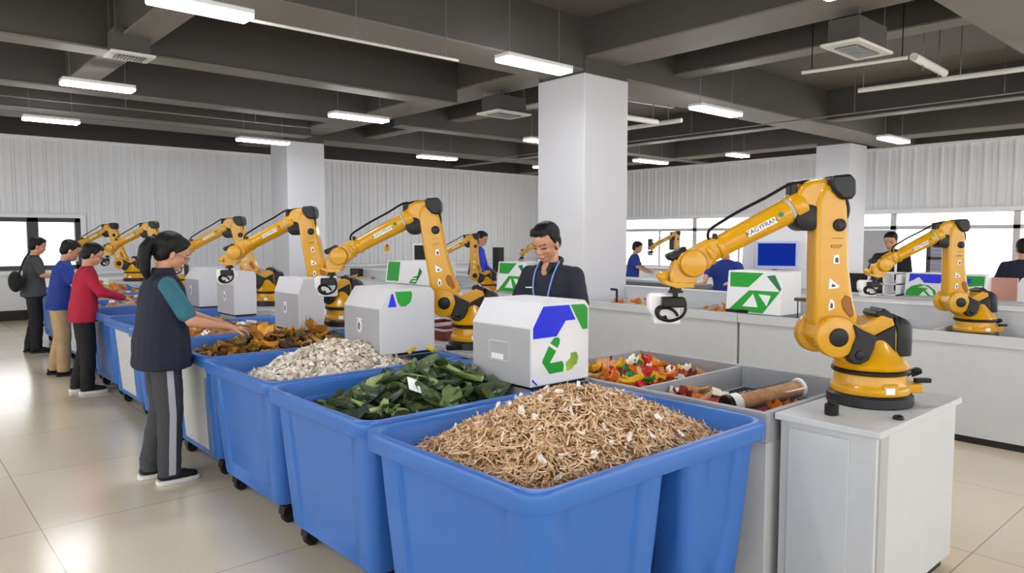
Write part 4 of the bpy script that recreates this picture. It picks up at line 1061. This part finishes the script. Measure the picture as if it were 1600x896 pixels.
def person(name_lb, x, y, face, H=1.7, top='shirt', top_m='navy', leg_m='blackcloth', arms=None, lean=0., headpitch=25, headyaw=0, vox=.006, build_w=1., sleeve='short', sole='sole', hairstyle='short', glasses=False, vest=None, hem=.86, stripe=False, collar=False, lanyard=False, baggy=1., legs=True, tophem=None):
    t = empty('person', (x, y, 0), face, label=name_lb, cat='person')
    k = H/1.7; W = build_w
    def Z(z): return z*k
    lx = lambda z: lean*max(0, z-.95)      # forward lean offset
    sh = [V((lx(1.4)*k-.01, s*.166*k*W, Z(1.378))) for s in (-1, 1)]
    hip = [V((0, s*.09*k*W, Z(.9))) for s in (-1, 1)]
    knee = [V((.02, s*.1*k, Z(.49))) for s in (-1, 1)]; ank = [V((-.025+(.03 if s < 0 else -.04), s*.105*k, Z(.085))) for s in (-1, 1)]
    if arms is None: arms = [None, None]
    A = []
    for i, s in enumerate((-1, 1)):
        if arms[i] is None: el, wr, hd = V((lx(1.1), s*.23*k*W, Z(1.1))), V((.1, s*.23*k, Z(.87))), V((.3, 0, -1))
        else: el, wr, hd = [V(q) for q in arms[i]]
        A.append((sh[i], el, wr, hd))
    hb = V((lx(1.52)*k+.012, 0, Z(1.495)))     # skull base
    HM = Matrix.Translation(hb) @ Matrix.Rotation(R(headyaw), 4, 'Z') @ Matrix.Rotation(R(headpitch), 4, 'Y')
    h = k*1.05
    def hp(a, b, c): return HM @ V((a*h, b*h, c*h))
    hrot = HM.to_3x3().to_euler()
    # continuous body
    b = MB()
    b.rings([(lx(.86), 0, Z(.84), .085*W, .12*W), (lx(.95), 0, Z(.95), .1*W, .145*W), (lx(1.08), 0, Z(1.08), .09*W, .125*W), (lx(1.25), 0, Z(1.25), .1*W, .15*W), (lx(1.34), 0, Z(1.34), .075*W, .13*W), (lx(1.42), 0, Z(1.42), .05, .06)])
    if collar: b.ell(V((lx(1.39)+.058, 0, Z(1.4))), (.05*W, .036, .062))
    for i in (0, 1):
        b.caps(hip[i], knee[i], .075*k, .052*k); b.caps(knee[i], ank[i], .05*k, .035*k); b.caps(ank[i], ank[i]+V((.12, 0, -.05)), .035, .025)
        s_, e_, w_, d_ = A[i]
        b.caps(V((lx(1.34), (-1, 1)[i]*.08, Z(1.35))), s_+V((0, 0, -.03)), .04*k, .038*k); b.caps(s_+V((0, 0, -.03)), e_, .04*k, .037*k); b.caps(e_, e_.lerp(w_, .35), .038*k, .037*k); b.caps(e_.lerp(w_, .3), w_, .037*k, .025*k, flat=(1, .9))
        hand(b, w_, d_, V((.2, 0, -1)) if abs(d_.normalized().z) < .8 else V((0, -(-1, 1)[i], 0)), side=(-1, 1)[i], s=k, curl=.5)
    b.caps(V((lx(1.42)-.005, 0, Z(1.41))), hb+V((.0, 0, .02)), .056*k, .052*k)
    b.ell(hp(.012, 0, .125), (.094*h, .074*h, .093*h), hrot); b.ell(hp(.03, 0, .065), (.068*h, .06*h, .072*h), hrot)
    b.ell(hp(.055, 0, .015), (.036*h, .034*h, .028*h), hrot); b.ell(hp(.02, 0, .035), (.06*h, .055*h, .035*h), hrot)
    b.caps(hp(.092, 0, .1), hp(.108, 0, .07), .009*h, .014*h, seg=8); b.ell(hp(.1, 0, .063), (.012*h, .018*h, .009*h), hrot, seg=8)
    for s in (-1, 1):
        b.ell(hp(.0, s*.075, .075), (.018*h, .01*h, .03*h), hrot, seg=10)
        b.ell(hp(.072, s*.034, .07), (.022*h, .022*h, .02*h), hrot, seg=10)
        b.caps(hp(.092, s*.012, .112), hp(.08, s*.045, .11), .009*h, .008*h, seg=8)
    b.ell(hp(.09, 0, .035), (.015*h, .024*h, .011*h), hrot, seg=10)
    body = blob('body', b, M['skin'], t, vox, 3)
    # face details
    f = MB()
    for s in (-1, 1): f.caps(hp(.093, s*.02, .093), hp(.083, s*.045, .09), .0042*h, .0035*h, seg=6, flat=(1, 1))
    f.build('eyes', M['eye'], body)
    f = MB()
    for s in (-1, 1): f.caps(hp(.1, s*.014, .118), hp(.083, s*.05, .119), .0042*h, .003*h, seg=6)
    f.build('eyebrows', M['hair'], body)
    MB().caps(hp(.104, -.02, .034), hp(.104, .02, .034), .0045*h, .0045*h, seg=6).build('lips', M['lip'], body)
    # hair
    g = MB()
    g.ell(hp(-.016, 0, .142), (.1*h, .083*h, .088*h), hrot); g.ell(hp(-.045, 0, .09), (.062*h, .072*h, .08*h), hrot)
    g.ell(hp(.035, 0, .19), (.058*h, .064*h, .032*h), hrot)
    for s in (-1, 1): g.caps(hp(.03, s*.064, .15), hp(.012, s*.0735, .105), .018*h, .01*h, seg=8)
    if hairstyle == 'short':
        for q in range(9): g.caps(hp(.05, (q-4)*.013, .196), hp(.088-.0012*(q-4)**2, (q-4)*.0145, .172+.004*(q % 3)), .014*h, .008*h, seg=6)
        g.ell(hp(.0, 0, .195), (.07*h, .062*h, .036*h), hrot)
    if hairstyle == 'ponytail':
        g.ell(hp(-.02, 0, .145), (.108*h, .088*h, .092*h), hrot)
        p0 = hp(-.1, 0, .135)
        pl = [p0, p0+V((-.045, 0, -.0)), p0+V((-.08, 0, -.05)), p0+V((-.09, 0, -.12)), p0+V((-.085, 0, -.19)), p0+V((-.07, 0, -.26))]
        rad = [.026, .036, .042, .042, .034, .012]
        for p, q, r0, r1 in zip(pl, pl[1:], rad, rad[1:]): g.caps(p, q, r0*h, r1*h)
        for s in (-1, 1): g.caps(hp(.055, s*.06, .165), hp(.015, s*.078, .11), .02*h, .01*h, seg=8)
    hr = blob('hair', g, M['hair'], t, vox, 2)
    if hairstyle == 'ponytail':
        MB().tube([hp(-.108-.006*math.cos(a), .028*math.sin(a), .132+.03*math.cos(a)) for a in [q*PI/6 for q in range(12)]], .008, closed=True).build('hair_tie', M['printwhite'], hr)
    if glasses:
        g = MB()
        for s in (-1, 1):
            g.tube([hp(.112, s*(.032+.02*math.cos(a)), .092+.016*math.sin(a)) for a in [q*PI/6 for q in range(12)]], .0016, closed=True, seg=5, smooth=0)
            g.tube([hp(.11, s*.052, .098), hp(.05, s*.074, .098), hp(-.005, s*.08, .09)], .0016, seg=5, smooth=0)
        g.tube([hp(.113, -.012, .094), hp(.115, .0, .097), hp(.113, .012, .094)], .0016, seg=5, smooth=0)
        g.build('spectacles', M['metal'], t)
    # top
    B = baggy; c = MB(); hz = hem
    def torso(c, e=0., hz=hz, collar_z=1.455):
        rs = [(lx(hz), 0, Z(hz), (.132+e)*W*B, (.185+e)*W*B), (lx(hz+.02), 0, Z(hz+.02), (.135+e)*W*B, (.19+e)*W*B), (lx(.98), 0, Z(.98), (.13+e)*W*B, (.185+e)*W*B),
              (lx(1.1), 0, Z(1.1), (.122+e)*W*(B+1)/2, (.175+e)*W*(B+1)/2), (lx(1.25)+.004, 0, Z(1.25), (.125+e)*W, (.185+e)*W), (lx(1.34), 0, Z(1.34), (.112+e)*W, (.18+e)*W), (lx(1.4), 0, Z(1.4), (.088+e)*W, (.135+e)*W), (lx(1.435), 0, Z(1.435), .068+e, .085+e), (lx(collar_z)+.002, 0, Z(collar_z), .066, .068)]
        c.rings(rs)
    def sleeves(c, mode, e=0.):
        for i in (0, 1):
            s_, e_, w_, d_ = A[i]
            c.caps(V((lx(1.38), (-1, 1)[i]*.1, Z(1.37))), s_+V((0, 0, -.012)), .07*k+e, .062*k+e)
            if mode == 'short':
                q = s_.lerp(e_, .78); c.caps(s_+V((0, 0, -.01)), q, .064*k+e, .062*k+e)
            else:
                c.caps(s_+V((0, 0, -.01)), e_, .066*k+e, .056*k+e); c.caps(e_, e_.lerp(w_, .9), .055*k+e, .038*k+e)
    if vest:
        sleeves(c, sleeve); torso(c, -.02, hz=1.1); blob('tee_shirt', c, M[top_m], t, vox*1.2, 5, disp=.006)
        c = MB(); torso(c, .012); 
        for i in (0, 1): c.ell(A[i][0]+V((-.005, -(-1, 1)[i]*.035, .0)), (.075*k, .06*k, .062*k))
        vo = blob('vest', c, M[vest], t, vox*1.2, 6, disp=.012)
        c = MB(); c.rings([(lx(1.44)+.0, 0, Z(1.43), .078, .085), (lx(1.5), 0, Z(1.485), .066, .07)]); c.build('collar', M[vest], vo)
    else:
        torso(c); sleeves(c, sleeve); top_o = blob(top, c, M[top_m], t, vox*1.2, 5, disp=.012)
        if collar:
            c = MB()
            ring = []
            for q in range(15):
                a = R(-150+300*q/14)+PI; rr_ = .068*k
                ring.append(V((lx(1.46)-.0-math.cos(a+PI)*-rr_*1.05, math.sin(a)*rr_, Z(1.455)+.0)))
            c.tube([V((lx(1.46)+.075*math.cos(a), .07*math.sin(a), Z(1.452)-.03*math.cos(a))) for a in [R(32+296*q/16) for q in range(17)]], .016, smooth=2)
            for s in (-1, 1): c.prism([(0, 0), (.05, -.005), (.035, -.06), (.0, -.045)], -.004, .004, axis='y', mtx=Matrix.Translation((lx(1.44)+.085, s*.04, Z(1.455))) @ Matrix.Rotation(R(90+s*(-35)), 4, 'Z') @ Matrix.Rotation(R(-25), 4, 'X') @ Matrix.Diagonal((1.25, 1, 1.3, 1)))
            c.build('collar', M[top_m], top_o)
        if lanyard:
            for s in (-1, 1):
                MB().tube([V((lx(1.44)+.02, s*.075, Z(1.46))), V((lx(1.36)+.095, s*.075, Z(1.385))), V((lx(1.25)+.137*W, s*.06, Z(1.26))), V((lx(1.1)+.135*W, s*.02, Z(1.1)))], .0055).build('lanyard', M['lanyard'], top_o)
            MB().box(lx(1.29)+.128*W, lx(1.29)+.138*W, -.12, -.07, Z(1.285), Z(1.292)).build('name_pin', M['printwhite'], top_o, smooth=0)
    # trousers
    if legs:
        c = MB(); c.rings([(0, 0, Z(.82), .115*W, .15*W), (0, 0, Z(.9), .12*W, .165*W), (0, 0, Z(1.0), .11*W, .155*W)])
        for i in (0, 1):
            c.caps(hip[i]+V((0, 0, -.02)), knee[i]+V((0, 0, .02)), .106*k, .088*k, seg=16); c.caps(knee[i], ank[i]+V((-.0, 0, .03)), .086*k, .074*k, seg=16)
            c.cyl(ank[i]+V((0, 0, .06)), ank[i]+V((.0, 0, -.03)), .074*k, .074*k, seg=16)
        blob('trousers', c, M[leg_m], t, vox*1.2, 5, disp=.014)
        if stripe:
            c = MB(); i = 0
            pts = [hip[0]+V((.0, -.108*k-.0, .02)), hip[0].lerp(knee[0], .5)+V((.0, -.1*k, 0)), knee[0]+V((0, -.092*k, 0)), knee[0].lerp(ank[0], .5)+V((0, -.086*k, 0)), ank[0]+V((0, -.08*k, -.01))]
            rg = []
            for p in pts: rg.append([p+V((-.02, -.002, 0)), p+V((.02, -.002, 0)), p+V((.02, .03, 0)), p+V((-.02, .03, 0))])
            c.loft(rg); c.build('trouser_stripe', M['stripe'], t)
        for i in (0, 1):
            a = ank[i]; o = MB()
            o.caps(V((a.x-.035, a.y, .055)), V((a.x+.09, a.y, .05)), .045*k, .04*k, flat=(1, .9)); o.caps(V((a.x+.05, a.y, .05)), V((a.x+.15, a.y, .037)), .042*k, .03*k); o.caps(V((a.x-.01, a.y, .06)), V((a.x-.005, a.y, .1)), .042*k, .045*k)
            so = blob('shoe', o, M['shoe'], t, .006, 3)
            o = MB(); pr = [(-.085, -.035), (-.07, -.045), (.06, -.048), (.14, -.042), (.185, -.022), (.193, 0), (.185, .022), (.14, .042), (.06, .045), (-.07, .04), (-.085, .03)]
            o.prism([(a.x+p, a.y+q) for p, q in pr], .0, .028, axis='z'); o.build('sole', M[sole], so, bevel=.005)
    return t
# ponytailed worker, profile to the right, right arm over the bin
person('ponytailed person in navy vest and teal shirt, reaching into the bin of brown scraps', 1.44, 5.2, R(-3), 1.66, top_m='teal', vest='navy', leg_m='track', baggy=1.14, hem=.8, build_w=1.08,
       arms=[((.13, -.26, 1.1), (.38, -.2, 1.04), (1, .05, -.25)), ((.18, .24, 1.13), (.42, .2, 1.04), (1, 0, -.3))], headpitch=24, hairstyle='ponytail', glasses=True, stripe=True, vox=.0055, lean=.05)
person('person in a crimson long-sleeved jacket and black trousers at the bin row', 1.66, 8.75, R(-4), 1.58, top='jacket', top_m='crimson', leg_m='blackcloth', sleeve='long', baggy=1.06, hem=.82,
       arms=[((.14, -.23, 1.08), (.38, -.16, 1.0), (1, .1, -.3)), ((.16, .23, 1.08), (.38, .14, 1.0), (1, 0, -.3))], headpitch=24, glasses=True, vox=.007, lean=.1)
person('person in a blue top and khaki trousers between two other workers at left', 1.66, 10.05, R(-2), 1.61, top_m='royalcloth', leg_m='khaki', sleeve='short', sole='shoe', baggy=1.04, hem=.84,
       arms=[((.12, -.23, 1.1), (.36, -.15, 1.05), (1, .1, -.2)), ((.14, .23, 1.1), (.38, .14, 1.05), (1, 0, -.2))], headpitch=26, vox=.008, lean=.14)
pg = person('person in a grey tee shirt with a black bag, farthest left', 1.72, 12.3, R(-5), 1.64, top_m='greycloth', leg_m='blackcloth', sole='shoe', baggy=1.1, hem=.84, build_w=1.08,
       arms=[((.1, -.25, 1.12), (.34, -.16, 1.12), (1, .1, 0)), ((.12, .25, 1.1), (.36, .14, 1.1), (1, 0, 0))], headpitch=18, vox=.009, lean=.05)
bg = empty('shoulder_bag', (1.52, 12.12, .98), label='black bag hanging behind the back of the grey-shirted person', cat='bag')
o = MB(); o.ell((-.03, 0, .06), (.09, .13, .15)); o.box(-.08, .03, -.1, .1, -.04, .12); blob('pouch', o, M['blackcloth'], bg, .012, 4)
MB().tube([(0, -.1, .15), (.06, -.12, .35), (.14, -.1, .48)], .014).build('strap', M['blackcloth'], bg)
# man behind the near box
person('person in a dark navy polo with a blue lanyard behind the near sorting box', 3.5, 3.52, R(180+14), 1.735, top='polo_shirt', top_m='navy2', leg_m='blackcloth', collar=True, lanyard=True, sole='shoe',
       arms=[((.06, -.26, 1.16), (.2, -.2, .98), (1, .1, -.5)), ((.06, .26, 1.16), (.2, .2, .98), (1, 0, -.5))], headpitch=24, headyaw=-2, vox=.0045, lean=.04, build_w=1.04)
# background people
person('far person in a blue work jacket behind the small robot', 8.25, 10.3, R(-60), 1.75, top_m='workblue', sleeve='long', leg_m='blackcloth', vox=.014, headpitch=20, lean=.12, arms=[((.12, -.22, 1.1), (.3, -.16, 1.02), (1, 0, -.3)), ((.12, .22, 1.1), (.3, .16, 1.02), (1, 0, -.3))])
person('far person in dark blue right beside the big column by the windows', 11.2, 9.05, R(-60), 1.56, top_m='royalcloth', sleeve='short', vox=.014, headpitch=18, lean=.1, arms=[((.12, -.22, 1.1), (.3, -.16, 1.0), (1, 0, -.3)), ((.12, .22, 1.1), (.3, .16, 1.0), (1, 0, -.3))])
person('person in a navy top partly hidden behind the wrist of the big robot', 8.4, 5.2, R(190), 1.6, top_m='royalcloth', vox=.014, headpitch=20, lean=.1, arms=[((.12, -.24, 1.15), (.34, -.16, 1.08), (1, 0, 0)), ((.12, .24, 1.15), (.34, .16, 1.08), (1, 0, 0))])
person('person in a black shirt behind the forearm of the right-hand robot', 10.75, 4.05, R(185), 1.71, top_m='blackcloth', vox=.013, headpitch=14, build_w=1.1, lean=.05, arms=[((.12, -.25, 1.12), (.3, -.16, 1.06), (1, 0, 0)), ((.12, .25, 1.12), (.3, .16, 1.06), (1, 0, 0))])
person('person in a dark navy shirt seen from behind at the right edge', 10.55, 2.45, R(15), 1.62, top_m='navy', vox=.012, headpitch=22, build_w=1.15, lean=.08, arms=[((.12, -.25, 1.1), (.3, -.16, 1.04), (1, 0, 0)), ((.12, .25, 1.1), (.3, .16, 1.04), (1, 0, 0))])
t = bpy.data.objects.new('leaf_scrap', bigm[1]); COL.objects.link(t); t.location = (1.98, 4.98, .985); t.rotation_euler = (R(60), R(60), R(20)); t.scale = (.6, .6, .6)
tag(t, 'olive brown leaf held in the fingers of the ponytailed person', 'leaf')

# ------------------------------------------------------------------ world, camera
w = bpy.data.worlds.new('World'); scene.world = w; w.use_nodes = True
bgn = w.node_tree.nodes['Background']; bgn.inputs[0].default_value = (1, .985, .96, 1); bgn.inputs[1].default_value = 2.3
cam = bpy.data.cameras.new('Camera'); cam.sensor_width = 36; cam.lens = 36*1127/1600; cam.clip_start = .05; cam.clip_end = 100
co = bpy.data.objects.new('Camera', cam); COL.objects.link(co); co.location = (0, 0, 1.65)
co.rotation_euler = (R(90)-math.atan(76/1127), 0, R(-41.6)); scene.camera = co
scene.view_settings.view_transform = 'Standard'; scene.view_settings.look = 'None'; scene.view_settings.exposure = .74; scene.view_settings.gamma = 1
scene.cycles.use_denoising = True
scene.cycles.max_bounces = 8; scene.cycles.diffuse_bounces = 4
